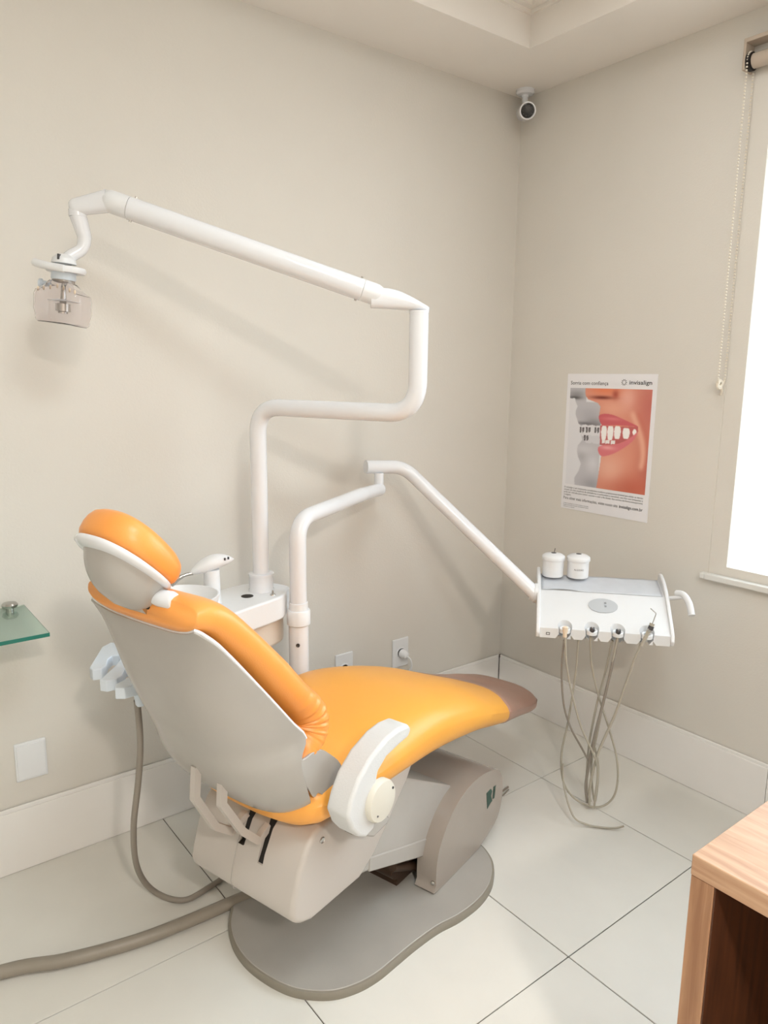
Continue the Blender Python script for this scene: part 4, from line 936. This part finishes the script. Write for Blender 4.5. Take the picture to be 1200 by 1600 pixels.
# ------------------------------------------------------------------ suction holder behind the backrest with its hose
sh_ = thing('suction_holder', 'bluish white suction hose holder with two scoops behind the chair back', 'holder', F @ P(-0.50, -0.3, 0.7), TH)
HO = [(-0.502, 0.367), (-0.445, 0.425), (-0.403, 0.468), (-0.373, 0.478), (-0.335, 0.42), (-0.375, 0.355), (-0.42, 0.30), (-0.455, 0.245), (-0.475, 0.205), (-0.505, 0.205), (-0.537, 0.225), (-0.515, 0.27), (-0.480, 0.325), (-0.52, 0.285), (-0.535, 0.305), (-0.500, 0.345)]
def HB(a, b, z): return P(a, -b, z)
slab = [(-0.372, 0.480), (-0.405, 0.468), (-0.500, 0.372), (-0.505, 0.352), (-0.488, 0.342), (-0.470, 0.350), (-0.445, 0.382), (-0.425, 0.395), (-0.412, 0.385), (-0.415, 0.368), (-0.450, 0.338), (-0.505, 0.302), (-0.528, 0.288), (-0.522, 0.270), (-0.500, 0.262), (-0.480, 0.272), (-0.448, 0.305), (-0.425, 0.315), (-0.414, 0.303), (-0.422, 0.285), (-0.470, 0.252), (-0.520, 0.238), (-0.532, 0.222), (-0.520, 0.206), (-0.49, 0.200), (-0.44, 0.24), (-0.38, 0.32), (-0.35, 0.42)]
body_h = build('holder_block', prism(slab, 0.725, 0.752, HB), M['bluew'], sh_, F, bevel=0.002)
build('mounting_stem', tube([P(-0.38, -0.33, 0.735), P(-0.34, -0.36, 0.735)], 0.012, 14), M['bluew'], sh_, F)
hp = build('hose_connector', lathe(P(-0.466, -0.235, 0.735), (0.12, -0.0, -1), [(0.006, 0), (0.012, 0.008), (0.0115, 0.05), (0.009, 0.055)], 16), M['bluew'], sh_, F)
build('connector_latch', box(P(-0.47, -0.228, 0.745), P(-0.458, -0.24, 0.765)), M['dark'], sh_, F, smooth=False)
hpts = [P(-0.462, -0.245, 0.690), P(-0.443, -0.27, 0.568), P(-0.434, -0.30, 0.452), P(-0.428, -0.34, 0.31), P(-0.399, -0.385, 0.173), P(-0.359, -0.41, 0.075), P(-0.325, -0.395, 0.022), P(-0.300, -0.350, 0.010), P(-0.269, -0.326, 0.0095), P(-0.205, -0.321, 0.0095), P(-0.15, -0.315, 0.012), P(-0.09, -0.285, 0.03), P(-0.05, -0.23, 0.075), P(-0.03, -0.168, 0.16)]
build('suction_hose', tube(smooth_path(hpts, 6), 0.0078, 14), M['hose2'], sh_, F)

# ------------------------------------------------------------------ thick hose on the floor
fp = [(-2.75, -0.33, 0.018), (-2.45, -0.35, 0.018), (-2.142, -0.406, 0.018), (-2.01, -0.460, 0.018), (-1.866, -0.500, 0.018), (-1.745, -0.516, 0.018), (-1.612, -0.522, 0.018), (-1.52, -0.528, 0.022), (-1.46, -0.528, 0.040)]
fh_ = thing('floor_hose', 'thick grey corrugated supply hose running along the floor to the chair base', 'hose', (-2.0, -0.45, 0))
build('hose_sleeve', tube(smooth_path(fp, 6), 0.0165, 20), M['bighose'], fh_)

# loose cord end behind the pedestal
lc = thing('cord_end', 'short dark cord end on the floor behind the pedestal cover', 'cord', (-0.63, -0.56, 0))
cp_ = F @ P(0.50, 0.05, 0.0)
build('cord_strand', tube(smooth_path([(-0.69, -0.575, 0.03), (-0.66, -0.572, 0.014), (-0.62, -0.575, 0.006), (-0.57, -0.57, 0.004), (-0.535, -0.563, 0.004)], 5), 0.0035, 8), M['bighose'], lc)
build('cord_strand', tube(smooth_path([(-0.68, -0.585, 0.02), (-0.64, -0.583, 0.006), (-0.59, -0.588, 0.003), (-0.545, -0.575, 0.003)], 5), 0.0025, 8), M['bighose'], lc)

# ------------------------------------------------------------------ wooden desk corner
dk = thing('desk', 'oak laminate desk with an open front at the lower right corner', 'desk', (-1.0, -2.2, 0))
DX0, DX1, DY0, DY1, DZ = -1.379, -0.72, -3.1, -1.681, 0.74
build('desk_top', box((DX0, DY0, DZ - 0.034), (DX1, DY1, DZ)), M['wood'], dk, smooth=False, bevel=0.0012, bseg=1)
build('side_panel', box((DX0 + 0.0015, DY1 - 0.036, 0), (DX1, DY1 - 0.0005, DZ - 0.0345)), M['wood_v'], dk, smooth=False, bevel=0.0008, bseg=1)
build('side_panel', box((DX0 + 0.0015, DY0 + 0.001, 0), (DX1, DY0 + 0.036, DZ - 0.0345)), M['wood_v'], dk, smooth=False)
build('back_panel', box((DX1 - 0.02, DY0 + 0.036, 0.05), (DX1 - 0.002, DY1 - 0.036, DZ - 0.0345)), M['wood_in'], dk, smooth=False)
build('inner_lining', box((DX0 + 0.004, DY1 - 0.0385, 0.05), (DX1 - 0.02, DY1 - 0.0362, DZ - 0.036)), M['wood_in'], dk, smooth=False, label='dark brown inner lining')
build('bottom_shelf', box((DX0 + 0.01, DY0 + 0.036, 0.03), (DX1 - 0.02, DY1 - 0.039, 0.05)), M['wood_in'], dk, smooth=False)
